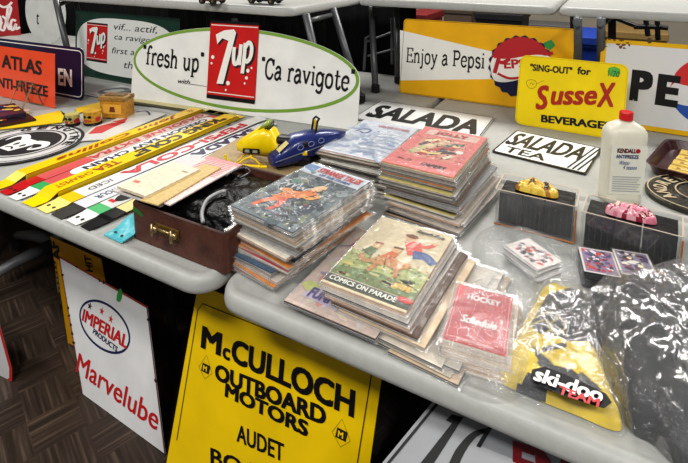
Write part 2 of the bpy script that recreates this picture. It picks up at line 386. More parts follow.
# raised tier: tables whose short legs stand on the second row
ZT = 1.187; G2 = 'raised grey folding tables of the upper tier'
def p_at(px, py, zabs): v = at(px, py, zabs-TT); return (v.x, v.y, v.z)
def rleg(px0, py0, px1, py1): return [p_at(px0, py0, ZT-0.03), p_at(px1, py1, TT+0.006)]
folding_table(-2.95, -1.115, 1.60, 2.36, ZT, 'raised grey folding table standing above the fresh up sign', G2,
              [rleg(306, 14, 328, 112), rleg(333, 8, 361, 101), rleg(56, 0, 74, 78), rleg(74, -6, 90, 66)], 0.016)
folding_table(-1.105, -0.205, 2.15, 2.91, ZT, 'raised grey folding table standing behind the yellow bottle cap sign', G2,
              [rleg(371, 0, 375.5, 91), rleg(396, 0, 398, 82), rleg(578, 18, 578, 106), rleg(574, 12, 574, 96)], 0.016)
folding_table(-0.190, 1.64, 2.15, 2.91, ZT, 'raised grey folding table at right above the white cola sign', G2,
              [rleg(601, 18, 601, 108), rleg(612, 10, 612, 98), rleg(950, 30, 950, 128), rleg(900, 18, 900, 112)], 0.016)

exec_parts = []
# ------------------------------------------------------------------ layout on a sign's own face
def loc(mt, px, py):
    n = Vector((mt[0][2], mt[1][2], mt[2][2])); o = mt.translation; d = ray(px, py)
    t = (o-EYE).dot(n)/d.dot(n); return (mt.inverted() @ (EYE+d*t)).xy
def let_px(parent, mt, s, bl, br, tl, mat, serif=False, **kw):
    a, b, c = loc(mt, *bl), loc(mt, *br), loc(mt, *tl); d = b-a; w = d.length; rot = math.degrees(math.atan2(d.y, d.x))
    n = Vector((-d.y, d.x)).normalized(); h = abs((c-a).dot(n))
    if serif:
        o = serif_text(parent, s, 0, 0, w, h, mat, **kw)
        R = math.radians(rot)
        for v in o.data.vertices:
            x, y = v.co.x, v.co.y; v.co.x = a.x+x*math.cos(R)-y*math.sin(R); v.co.y = a.y+x*math.sin(R)+y*math.cos(R)
        return o
    return lettering(parent, s, a.x, a.y, w, h, mat, rot=rot, **kw)

def seven_up(parent, x0, x1, y0, y1, z=0.003, thick=True):
    """red panel with the white figure and small letters, bubbles"""
    W, H = x1-x0, y1-y0; K = lambda u, v: (x0+u*W, y0+v*H)
    m = M(); m.prism(rrect(x0, x1, y0, y1, W*0.05), 0.0002, z, S(205, 36, 34), sidec=BLACK)
    m.poly([K(.0, .0), K(1, 0), K(1, .05), K(.0, .05)], z+.0004, BLACK)
    m.poly([K(.0, .965), K(1, .965), K(1, 1), K(.0, 1)], z+.0004, BLACK)
    for v in (.075, .935): m.poly([K(.02, v), K(.98, v), K(.98, v+.012), K(.02, v+.012)], z+.0004, WHITE)
    p = m.build('red_panel', ENAMEL, parent)
    def seven(dx, dy, c, zz, nm):
        q = M(); pts = [(.13, .82), (.17, .70), (.27, .78), (.40, .75), (.20, .20), (.34, .20), (.55, .86), (.50, .90), (.30, .88)]
        q.add([K(u+dx, v+dy)+(zz,) for u, v in pts], [(0, 1, 2), (0, 2, 8), (8, 2, 7), (2, 3, 7), (7, 3, 6), (3, 4, 5, 6)], c)
        q.build(nm, INK, p)
    seven(.035, -.02, BLACK, z+.0008, 'lettering'); seven(0, 0, WHITE, z+.0012, 'lettering')
    for dx, dy, c, zz in ((.03, -.015, BLACK, z+.0008), (0, 0, WHITE, z+.0013)):
        q = M(); lw = .055*W if c is WHITE else .075*W
        def R(pts): q.ribbon([K(u+dx, v+dy) for u, v in pts], lw*1.3, zz, c, smooth=5)
        R([(.53, .68), (.525, .55), (.55, .47), (.61, .49), (.65, .58)]); R([(.665, .72), (.655, .58), (.65, .46)])
        R([(.75, .74), (.74, .55), (.72, .36)]); R([(.75, .68), (.82, .75), (.88, .70), (.87, .58), (.80, .51), (.74, .55)])
        q.build('lettering', INK, p)
    for u, v, r in ((.09, .53, .035), (.07, .45, .022), (.44, .22, .04), (.40, .13, .02), (.83, .40, .035), (.81, .31, .03), (.78, .24, .02), (.90, .44, .02)):
        q = M(); q.poly([(x0+u*W+r*W*math.cos(t*PI/6), y0+v*H+r*W*math.sin(t*PI/6)) for t in range(12)], z+.001, WHITE)
        q.build('bubble', INK, p)
    return p

# ---- fresh up sign: oval over a square-cornered foot
mt, w, h = stand((132, 99.5), (360, 131), 0.0, 33, 9)
cxl, cyl = loc(mt, 241, 70); a0 = loc(mt, 133, 58).x; a1 = loc(mt, 360.5, 76).x; ytop = loc(mt, 245, 28.5).y; ybot = loc(mt, 250, 112.5).y
ex, rx, ey, ry = (a0+a1)/2, (a1-a0)/2, (ytop+ybot)/2, (ytop-ybot)/2
out = [(a0, 0), (a1, 0)] + [(ex+rx*math.cos(t*PI/32), ey+ry*math.sin(t*PI/32)) for t in range(33)]
m = M(); m.prism(out, -0.004, 0, S(238, 239, 236), sidec=S(150, 150, 150))
root = m.build('advertising_sign', ENAMEL, None, mt)
tag(root, 'white oval soda sign with green ring reading fresh up and Ca ravigote', 'sign')
m = M(); m.ribbon([(ex+rx*.982*math.cos(t*PI/32), ey+ry*.955*math.sin(t*PI/32)) for t in range(64)], ry*.075, 0.0008, S(122, 160, 60), smooth=0, closed=True)
m.build('green_ring', INK, root)
q1 = loc(mt, 209, 101); q2 = loc(mt, 259, 24); xa = loc(mt, 209, 60).x; xb = loc(mt, 257.5, 60).x
yb = loc(mt, 232, 101).y; yt = loc(mt, 236, 21.5).y
seven_up(root, xa, xb, yb, yt)
let_px(root, mt, '"fresh up"', (142, 63.5), (203.5, 72.5), (142, 46), M_BLACK, serif=True)
let_px(root, mt, '"Ca ravigote"', (260, 77), (354, 91.5), (260, 58), M_BLACK, serif=True)
o = let_px(root, mt, 'with', (178, 83), (190, 84.5), (178, 78.5), M_BLACK, shear=0.3, bold=0.01)
a, b = loc(mt, 190, 84), loc(mt, 207, 86.5); m = M(); m.ribbon([a, b], 0.002, .0012, BLACK, smooth=0); m.build('dash', INK, root)
tp = M(); tp.bbox(0, .03, 0, .012, -.003, .004, .001); tp.build('hanging_tab', flatm('dark_tab', S(40, 40, 44)), root, Matrix.Translation(((xa+xb)/2-.015, yt, 0)))

# ---- second soda sign with dark green frame behind
mt, w, h = stand((75, 74), (178, 92), 0.0, 10, 6)
root = panel('advertising_sign', mt, w, h, S(28, 62, 50), 'dark green framed soda sign with white oval reading vif actif, behind the fresh up sign', r=.01)
m = M(); xo, yo = w/2, h*.5; x0 = loc(mt, 77.5, 40).x
rxx = w*.52
m.poly([(min(w-.012, xo+rxx*(abs(math.cos(t))**.62)*(1 if math.cos(t) > 0 else -1)*.93), yo+h*.42*(abs(math.sin(t))**.75)*(1 if math.sin(t) > 0 else -1)) for t in [PI*2*k/64 for k in range(64)]], .0005, S(222, 224, 220)); m.build('white_oval', INK, root)
xa, xb = loc(mt, 87, 40).x, loc(mt, 107.5, 40).x; yb, yt = loc(mt, 98, 62).y, loc(mt, 98, 23).y
seven_up(root, xa, xb, yb, yt, .0012)
G = flatm('grey_green_paint', S(52, 62, 62))
let_px(root, mt, 'vif... actif,', (114, 30.5), (157, 34.5), (114, 23), G, shear=.2)
let_px(root, mt, 'ca ravigote', (114.5, 41), (160, 46), (114.5, 34), G, shear=.2)
let_px(root, mt, 'first against', (112, 55), (160, 60), (112, 47), G, shear=.2)
let_px(root, mt, 'thirst', (124, 68), (150, 71), (124, 61), G, shear=.2)

# ---- white strip lying flat before it
mt, w, h = lay((83, 94), (133, 104), (86, 77.5), .004); 
root = panel('lying_sign', mt, w, h, S(205, 208, 205), 'white sign with slanted grey letters lying flat behind the amber tin', border=(.012, .004, S(60, 64, 66)))
lettering(root, 'C/NA', w*.06, h*.2, w*.88, h*.6, flatm('slate_paint', S(105, 112, 116)), shear=.4, bold=.02)

# ---- navy and orange signs at left
mt, w, h = stand((-6, 84), (84, 101), 0.0, 37.5, 5)
root = panel('advertising_sign', mt, w, h, S(30, 32, 66), 'navy blue sign with white line border standing behind the orange antifreeze sign', r=.03)
m = M(); ring_line(m, .012, w-.014, .014, h-.014, .022, .0045, .0006, WHITE); m.build('border_line', INK, root)
let_px(root, mt, 'EN', (58.5, 85), (72.5, 87), (58.5, 68), M_WHITE, bold=.04)
mt, w, h = stand((-9, 94), (55, 108.5), 0.0, 44.5, 5)
root = panel('advertising_sign', mt, w, h, S(236, 84, 40), 'orange antifreeze sign with black capital letters standing at far left', r=.004)
M_INKB = flatm('black_lettering', S(36, 26, 30))
let_px(root, mt, 'ATLAS', (2, 67.5), (42, 75.5), (2, 54), M_INKB, bold=.03)
let_px(root, mt, 'ANTI-FREEZE', (-8, 85.5), (48, 97), (-8, 75.5), M_INKB, bold=.03)

# ---- red script sign and white round sign far left
mt, w, h = stand((-30, 38), (21, 35), 0.0, -14, 2)
root = panel('advertising_sign', mt, w, h, S(168, 34, 40), 'red soda sign with white flowing script at the far left back', r=.003)
m = M(); k = lambda px, py: tuple(loc(mt, px, py))
for pts in ([(-6, 30), (-10, 22), (-4, 14), (1, 20), (-1, 30), (-8, 31)], [(2, 16), (6, 20), (4, 30), (0, 28), (2, 22)], [(4, 28), (9, 16), (11, 8), (8, 8), (7, 20), (9, 29), (12, 26)],
            [(16, 21), (12, 20), (10.5, 27), (13, 30), (16, 24), (16, 29), (20, 27)], [(-2, 4), (3, 7), (8, 6), (12, 2)]):
    m.ribbon([k(*p) for p in pts], loc(mt, 2, 20).x-loc(mt, 0, 20).x+.004, .001, S(235, 225, 222))
m.build('script_lettering', INK, root)
cc = at(41, 44, 0); dsk = aty(52, 15, cc.y+.12)
mt, w, h = stand((29, 43), (62, 45), 0.0, -20, 3)
m = M(); R = h/2; m.prism([(w*.55+R*.8*math.cos(t*PI/20), R+R*math.sin(t*PI/20)) for t in range(40)], -.003, 0, S(226, 228, 224), sidec=BLACK)
root = m.build('round_sign', ENAMEL, None, mt); tag(root, 'white round sign with a black letter t beside the red script sign', 'sign')
let_px(root, mt, 't', (36.2, 24), (39, 24.5), (36.2, 13), M_BLACK)

# ---- yellow bottle cap sign
mt, w, h = stand((399, 92.5), (570, 115), 0.0, 18.5, 8)
root = panel('advertising_sign', mt, w, h, S(248, 188, 24), 'yellow and white sign reading Enjoy a Pepsi with bottle cap', r=.018, border=(.004, .0016, S(90, 70, 30)))
m = M(); m.poly([tuple(loc(mt, *p)) for p in ((400, 30), (494, 52), (494, 79), (400, 80.5))], .0005, S(240, 238, 230)); m.build('white_wedge', INK, root)
let_px(root, mt, 'Enjoy a Pepsi', (406, 62), (485, 68.5), (406, 47.5), M_BLACK, serif=True, sw=.085)
def cap(parent, mt, c, top, right):
    C0 = loc(mt, *c); rr = (loc(mt, *top)-C0).length
    m = M(); n = 21; pts = []
    for i in range(n*4):
        t = 2*PI*i/(n*4); r = rr*(1+.035*math.cos(n*t)); pts.append((C0.x+r*math.cos(t), C0.y+r*math.sin(t)))
    m.prism(pts, .0002, .004, S(30, 32, 74))
    cp = m.build('bottle_cap', ENAMEL, parent)
    def band(f0, f1, col, z):
        q = M(); up = []; lo = []
        for i in range(25):
            x = -1+2*i/24; e = math.sqrt(max(0, 1-x*x))*.97; a = f0(x); b = f1(x)
            up.append((x*.97, max(-e, min(e, b)))); lo.append((x*.97, max(-e, min(e, a))))
        q.add([(C0.x+u*rr, C0.y+v*rr, z) for u, v in lo+up], [(i, i+1, 26+i, 25+i) for i in range(24)], col); return q
    band(lambda x: .32+.12*math.sin(x*2.4), lambda x: 2, S(188, 30, 42), .0048).build('red_swirl', INK, cp)
    band(lambda x: -.42+.16*math.sin(x*2.6), lambda x: .32+.12*math.sin(x*2.4), S(238, 236, 230), .0048).build('white_swirl', INK, cp)
    return cp, C0, rr
cp, C0, rr = cap(root, mt, (520.5, 66.5), (520.5, 36), None)
m = M(); K = lambda u, v: (C0.x+u*rr, C0.y+v*rr); lw = rr*.1; R2 = S(186, 26, 40)
m.ribbon([K(-.8, -.3), K(-.7, .2), K(-.62, .42)], lw*1.3, .006, R2); m.ribbon([K(-.86, .22), K(-.6, .48), K(-.36, .34), K(-.48, .1), K(-.66, .08)], lw*1.2, .006, R2)
m.ribbon([K(.62, .0), K(.5, .12), K(.36, -.1), K(.5, -.26), K(.78, -.2)], lw*1.2, .006, R2)
m.ribbon([K(.1, .46), K(.4, .6), K(.7, .48), K(.95, .54)], lw, .006, R2)
m.ribbon([K(-.7, -.3), K(-.3, -.42), K(.2, -.3)], lw*.8, .006, R2)
m.build('script_lettering', INK, cp)
lettering(cp, 'EPSI', C0.x-.5*rr, C0.y-.12*rr, .78*rr, .30*rr, M_RED, z=.0062, bold=.03, rot=8)
stk = M(); a = loc(mt, 549.5, 45); stk.blob(a.x, a.y, .024, .022, .001, S(60, 160, 80), n=9, rough=.25); stk.build('green_price_sticker', INK, root)

# ---- large white cola sign at right
mt, w, h = stand((594.5, 122.5), (880, 165), 0.0, 38.5, 8)
root = panel('advertising_sign', mt, w, h, S(240, 190, 30), 'large white cola sign with yellow edges and bold black capitals at right back', r=.006)
e = .018; m = M(); m.poly([(e, e), (w, e), (w, h-e*.9), (e, h-e*.9)], .0005, S(222, 222, 222)); m.build('white_field', INK, root)
let_px(root, mt, 'P', (629, 100), (650.5, 103), (629, 69), M_BLACK, bold=.06)
let_px(root, mt, 'E', (654.5, 104.5), (677, 108), (654.5, 73), M_BLACK, bold=.06)
C0 = loc(mt, 712, 92); rr = (loc(mt, 671, 86)-C0).length*1.02
m = M()
def arcband(lo, hi, col):
    pts = [];
    for i in range(21):
        x = -1+2*i/20; e_ = math.sqrt(max(0, 1-x*x)); pts.append((x, max(-e_, min(e_, lo(x))), max(-e_, min(e_, hi(x)))))
    m.add([(C0.x+p[0]*rr, C0.y+p[1]*rr, .001) for p in pts]+[(C0.x+p[0]*rr, C0.y+p[2]*rr, .001) for p in pts], [(i, i+1, 22+i, 21+i) for i in range(20)], col)
arcband(lambda x: .22+.12*math.sin(x*3), lambda x: 2, S(206, 46, 48)); arcband(lambda x: -2, lambda x: -.38+.1*math.sin(x*3), S(36, 84, 170))
m.build('swirl_emblem', INK, root)
let_px(root, mt, 'PSI', (745, 117), (830, 130), (745, 83), M_BLACK, bold=.06)
m = M()
for _ in range(14): m.blob(random.uniform(.0, .10), h-random.uniform(.0, .035), random.uniform(.003, .009), random.uniform(.002, .006), .0012, S(120, 70, 30), n=8, rough=.4)
a = loc(mt, 649, 40); m.blob(a.x, a.y, .009, .012, .0012, S(80, 60, 30), n=8, rough=.3)
m.build('rust_chips', INK, root)

# ---- yellow beverage sign in front
mt, w, h = stand((514.5, 123.5), (622.5, 141), 0.0, 54.5, 10)
root = panel('advertising_sign', mt, w, h, S(250, 220, 22), 'small yellow sign with red script reading Sussex beverages', r=.028, border=(.004, .001, S(200, 160, 30)))
let_px(root, mt, '"SING-OUT"', (530, 70.5), (572, 74.5), (530, 63.5), M_BLACK, bold=.03)
let_px(root, mt, 'for', (577, 74), (590.5, 75.5), (577, 66.5), M_BLACK, bold=.03)
let_px(root, mt, 'S', (536, 110), (552, 109), (536, 86), flatm('brick_red_paint', S(176, 46, 26)), shear=.35, bold=.03)
let_px(root, mt, 'usse', (551, 105), (598, 105), (551, 91), flatm('brick_red_paint', S(176, 46, 26)), shear=.3, bold=.03)
let_px(root, mt, 'X', (597, 107), (617.5, 107), (597, 83), flatm('brick_red_paint', S(176, 46, 26)), shear=.3, bold=.03)
let_px(root, mt, 'BEVERAGES', (541, 122), (611, 130), (541, 114.5), M_BLACK, bold=.04)
stk = M(); a = loc(mt, 614, 72.5); stk.blob(a.x, a.y, .021, .018, .001, S(90, 180, 70), n=8, rough=.2); so = stk.build('green_price_sticker', INK, root)
let_px(so, mt, '1/70', (608, 76), (619, 77.5), (608, 70), flatm('ballpoint_ink', S(40, 70, 60)), z=.0016)
m = M(); a = loc(mt, 531.5, 84); r_ = .017
m.ribbon([(a.x+r_*(1.1+.12*math.sin(3*t))*math.cos(t), a.y+r_*math.sin(t)) for t in [2*PI*i/16 for i in range(16)]], .0012, .001, S(60, 50, 30), smooth=2, closed=True)
m.ribbon([(a.x-.006, a.y-.004), (a.x, a.y+.006), (a.x+.006, a.y-.002), (a.x+.011, a.y+.006)], .001, .001, S(60, 50, 30)); m.ribbon([(a.x+.02, a.y+.004), (a.x+.045, a.y+.02)], .001, .001, S(90, 80, 40)); m.build('line_drawing', INK, root)

# ---- SALADA sign lying on the table
mt, w, h = lay((491.5, 151), (586, 174), (502, 127), 0.003)
root = panel('lying_sign', mt, w, h, S(28, 30, 36), 'black and white tea sign reading Salada lying flat before the small yellow sign', r=.006)
m = M(); m.poly(rrect(.006, w-.006, .008, h-.008, .008), .0004, S(232, 232, 228)); m.build('white_field', INK, root)
lettering(root, 'SALADA', w*.03, h*.36, w*.84, h*.54, M_BLACK, shear=.25, bold=.03, z=.0009)
lettering(root, 'TEA', w*.10, h*.08, w*.46, h*.22, M_BLACK, bold=.02, z=.0009)
m = M()
for i in range(5): m.poly([(w*(.70+.05*i), .012), (w*(.70+.05*i)+.006, .012), (w*(.82+.05*i)+.006, h-.012), (w*(.82+.05*i), h-.012)], .0009, BLACK) if i > 1 else None
m.build('stripes', INK, root)
# ---- flat black and white strip behind the pink comic stack
mt, w, h = lay((352, 118), (478, 140), (372, 99), 0.003)
root = panel('lying_sign', mt, w, h, S(225, 226, 224), 'white strip sign with heavy black letters lying behind the pink comic stack', r=.004, border=(.004, .004, BLACK))
lettering(root, 'SALADA', w*.06, h*.16, w*.9, h*.62, M_BLACK, bold=.04, z=.0009)

# ================================================================== signs below the tables
a, b = atf(83, 394, 0), atf(165, 455, 0)
tl, tr = Vector((-1.478, .955, .485)), Vector((-1.105, .94, .462))
u = (b-a).normalized(); tilt = ((tl-a)+(tr-b))/2
mt = frame(a, u, tilt); w = (b-a).length; 
TLp, TRp, BRp, BLp = [tuple(loc(mt, *p)) for p in ((59.5, 256.5), (147, 307), (165, 454), (82, 366))]
BLp = (loc(mt, 83, 392)[0], 0.0)
BRp = (BRp[0], max(0, BRp[1]))
root = panel('metal_sign', mt, w, .5, S(228, 228, 228), 'white metal oil sign with red border leaning on the floor under the table', outline=[BLp, BRp, TRp, TLp], t=.003)
m = M(); E = [Vector(p) for p in (BLp, BRp, TRp, TLp)]
for i, cw, c in ((2, .006, S(150, 50, 44)), (3, .0035, S(110, 60, 54)), (1, .0035, S(110, 70, 64))):
    m.ribbon([E[i], E[(i+1) % 4]], cw, .0012, c, smooth=0)
for i in range(11):
    k = random.choice([1, 2, 3]); q = E[k].lerp(E[(k+1) % 4], random.random()); m.blob(q.x, q.y, .006, .005, .0016, S(50, 34, 30), n=7, rough=.4)
m.build('worn_border', INK, root)
C0 = (Vector(loc(mt, 81, 302))+Vector(loc(mt, 129, 352)))/2
ea = abs(loc(mt, 129.5, 345).x-loc(mt, 80.5, 315).x)/2; eb = abs(loc(mt, 100, 294).y-loc(mt, 113, 363).y)/2*.78
m = M(); m.ribbon([(C0.x+ea*math.cos(t), C0.y+eb*math.sin(t)) for t in [2*PI*i/40 for i in range(40)]], .007, .001, S(32, 38, 80), smooth=0, closed=True); m.build('oval_ring', INK, root)
let_px(root, mt, 'IMPERIAL', (82, 320), (127, 349), (82, 307), M_RED, bold=.03)
let_px(root, mt, 'PRODUCTS', (93, 333), (117, 352), (94, 328), M_NAVY, bold=.02)
def star(m, c, r, z, col): m.poly([(c[0]+(r if i % 2 == 0 else r*.42)*math.sin(PI*i/5), c[1]+(r if i % 2 == 0 else r*.42)*math.cos(PI*i/5)) for i in range(10)], z, col)
for q_, c_ in (((90, 306), S(60, 40, 44)), ((102, 311), S(190, 40, 40)), ((111, 319), S(190, 40, 40))):
    m = M(); star(m, loc(mt, *q_), .012, .001, c_); m.build('star', INK, root)
let_px(root, mt, 'Marvelube', (76, 371), (157, 431), (74.5, 349), M_RED, bold=.01)
m = M(); a = loc(mt, 119.5, 296); m.blob(a.x, a.y, .013, .022, .002, S(50, 150, 70), n=8, rough=.25); m.build('green_tape', INK, root)

# McCulloch: leans back against the table edge
TLc, TRc = Vector((-.80, .80, .646)), Vector((-.358, .80, .652))
u = (TRc-TLc).normalized(); t = math.radians(12.5); back = Vector((0, 0, 1)).cross(u)
v = Vector((0, 0, 1))*math.cos(t)+back*math.sin(t)+u*.09; v.normalize()
H = .646/v.z; H -= .004
lo = TLc - v*H
mt = frame(lo, u, v); Pm = {k: tuple(loc(mt, *p)) for k, p in dict(TL=(195.5, 299), TR=(382, 375)).items()}
L2 = loc(mt, 167, 460); R2_ = loc(mt, 370, 463)
dl = (Vector(Pm['TL'])-Vector(L2)); dr = (Vector(Pm['TR'])-Vector(R2_))
bl = Vector(L2)-dl*(L2.y/dl.y); br = Vector(R2_)-dr*(R2_.y/dr.y); bl.y += .002; br.y += .002
tlp = Vector(Pm['TL'])+dl*(.035/dl.y); trp = Vector(Pm['TR'])+dr*(.035/dr.y)
root = panel('metal_sign', mt, 1, 1, S(242, 205, 12), 'large yellow boat motor dealer sign with black capitals leaning under the table', outline=[bl, br, trp, tlp], t=.004)
m = M(); c = (bl+br+trp+tlp)/4; ins = [Vector(loc(mt, *p)) for p in ((200, 307), (206, 303), (362, 366), (369, 373), (361, 452), (176, 456), (174, 450))]
ins = [Vector(loc(mt, *p)) for p in ((177, 440), (198, 310), (203, 303.5), (366, 368.5), (371.5, 375), (357, 466))]
m.ribbon(ins, .0022, .001, S(60, 50, 10), smooth=0); m.build('border_line', INK, root)
let_px(root, mt, 'M', (201, 347), (221, 356), (205, 326), M_BLACK, bold=.04)
let_px(root, mt, 'c', (222.5, 357.5), (230, 361), (223.5, 346), M_BLACK, bold=.03)
let_px(root, mt, 'CULLOCH', (231, 361), (354, 418), (235, 338), M_BLACK, bold=.04)
let_px(root, mt, 'OUTBOARD', (215, 379), (326, 426), (218, 363.5), M_BLACK, bold=.04)
let_px(root, mt, 'MOTORS', (225, 396), (308, 437), (228, 383), M_BLACK, bold=.04)
let_px(root, mt, 'AUDET', (237, 441), (284, 462), (241, 425), M_BLACK, bold=.02)
let_px(root, mt, 'BOATS', (211, 464), (290, 496), (214, 448), M_BLACK, bold=.02)
for cpx, nm in (((205.5, 368), 1), ((341, 434), 2)):
    a = Vector(loc(mt, *cpx)); m = M()
    m.poly([(a.x-.012, a.y-.01), (a.x+.012, a.y-.01), (a.x+.015, a.y+.01), (a.x-.009, a.y+.01)], .001, S(40, 34, 12))
    m.ribbon([(a.x-.02, a.y-.004), (a.x, a.y+.03), (a.x+.022, a.y-.004), (a.x+.002, a.y-.024)], .001, .001, S(90, 80, 20), smooth=0, closed=True)
    eo = m.build('crest_emblem', INK, root)
    lettering(eo, 'M', a.x-.006, a.y-.006, .012, .012, flatm('yellow_paint', YEL), z=.0016, bold=.03)

# orange yellow sign behind the oil sign
mt, w, h = stand((69, 352), (124, 388), -TT, 238, 1) if False else (None, 0, 0)
a, b = atf(68, 345, .0), atf(122, 371, .0)
u = (b-a).normalized(); mt = frame(a, u, (0, .03, 1))
pts = [Vector(loc(mt, *p)) for p in ((68, 343), (122, 369), (101, 259), (50, 236))]
root = panel('metal_sign', mt, 1, 1, S(214, 158, 24), 'orange yellow metal sign with black sideways letters behind the white oil sign', outline=pts, t=.003)
let_px(root, mt, 'AF', (62, 261), (57.5, 241), (55, 263), M_INKB, bold=.04)
let_px(root, mt, 'HIT', (93.5, 272), (91, 256), (86.5, 269), M_INKB, bold=.03)
m = M(); m.ribbon([loc(mt, 56, 262), loc(mt, 67, 340)], .003, .001, S(70, 50, 16), smooth=0)
for i in range(15): q = Vector(loc(mt, 55+i*.8, 262+i*5.2)); m.blob(q.x, q.y, .004, .005, .0012, S(60, 44, 20), n=7, rough=.3)
m.build('edge_marks', INK, root)

# red edged sign at left
a = atf(11, 381, 0); u = Vector((1, .1, 0)).normalized(); 
mt = frame(a-u*.4, u, (0, .04, 1)); pts = [Vector(loc(mt, *p)) for p in ((-50, 358), (6, 384), (11, 379), (11, 368), (-3, 318), (-40, 300))]
root = panel('metal_sign', mt, 1, 1, S(214, 214, 214), 'white sign with rounded red edge standing on the floor at far left', outline=pts, t=.003)
m = M(); m.ribbon(pts[1:5]+[Vector(loc(mt, -40, 300))], .016, .001, S(186, 50, 50), smooth=0); m.ribbon([pts[0], pts[1]], .012, .001, S(186, 50, 50), smooth=0); m.build('red_border', INK, root)

# number sign and letter sign lying back under the right hand table
def tilted(psi, tau, org):
    p, t = math.radians(psi), math.radians(tau)
    v = -Vector((-math.sin(p)*math.cos(t), -math.cos(p)*math.cos(t), -math.sin(t)))
    uu = Vector((math.cos(p), -math.sin(p), 0)); return frame(org, uu, v)
def under(px, py, y): return aty(px, py, y)
O = under(434, 400, .74)
mt = tilted(13, 33, O)
P_ = lambda *p: Vector(loc(mt, *p))
tl_, bl_ = P_(434, 400), P_(382, 463); d = (tl_-bl_).normalized(); dn = bl_.y/d.y-.24*.3 if d.y > 0 else .55
def to_floor(mt, p, d):
    a = mt @ Vector((p.x, p.y, 0)); g = mt.to_3x3() @ Vector((d.x, d.y, 0)); return (a.z-.004)/g.z
dn = to_floor(mt, bl_, d); n_ = Vector((d.y, -d.x))
dn2 = to_floor(mt, bl_+n_*.22, d)
o4 = [bl_-d*dn, bl_-d*dn2+n_*.22, tl_+d*.07+n_*.22, tl_+d*.07]
root = panel('metal_sign', mt, 1, 1, S(158, 160, 163), 'grey white number sign with slanted black figures under the right table', outline=o4, t=.003)
m = M(); m.ribbon([tl_+n_*.008+d*.02, bl_+n_*.008-d*(dn-.02)], .0045, .001, BLACK, smooth=0)
def K(px, py): return tuple(loc(mt, px, py))
m.add([(*K(*p), .001) for p in ((417, 468), (431, 468), (463.5, 417.5), (452, 414.5), (446, 420.5), (452, 423.5))], [(0, 1, 2, 5), (5, 2, 3, 4)], BLACK)
m.ribbon([K(452, 470), K(460, 452), K(473, 436), K(487, 430)], [.016, .013, .009, .004], .001, BLACK)
m.build('numerals', INK, root)
O = under(492, 424.5, .72); mt = tilted(6, 62, O); 
tl_, bl_ = Vector(loc(mt, 492, 424)), Vector(loc(mt, 467, 466)); d = (tl_-bl_).normalized(); n_ = Vector((d.y, -d.x))
dn, dn2 = to_floor(mt, bl_, d), to_floor(mt, bl_+n_*.55, d)
o4 = [bl_-d*dn, bl_-d*dn2+n_*.55, tl_+d*.07+n_*.55, tl_+d*.07]
root = panel('metal_sign', mt, 1, 1, S(150, 152, 156), 'grey white sign with dark red serif capitals under the right table', outline=o4, t=.003)
let_px(root, mt, 'ENTR', (513, 478), (640, 524), (524.5, 444), flatm('dark_red_paint', S(120, 14, 24)), bold=.05)
m = M(); m.ribbon([tl_, bl_-d*.3], .006, .001, S(30, 30, 34), smooth=0); m.build('dark_edge', INK, root)
# brown board
a = under(431, 401, .80); b = under(372, 464, .58); 
dv = (b-a).normalized(); sv = dv.cross(Vector((0, 0, 1))).normalized()
ex_ = (b.z-.02)/-dv.z
mt = frame(b+dv*ex_, -dv, -sv); L_ = (b-a).length+ex_
m = M(); m.bbox(0, L_+.02, 0, .016, -.012, 0, .002)
wd = m.build('wooden_board', pm('weathered_brown_wood', S(74, 56, 44), .7, var=.3, vs=25, bump=.3), None, mt); tag(wd, 'narrow weathered brown board leaning beside the black numbered sign', 'board')
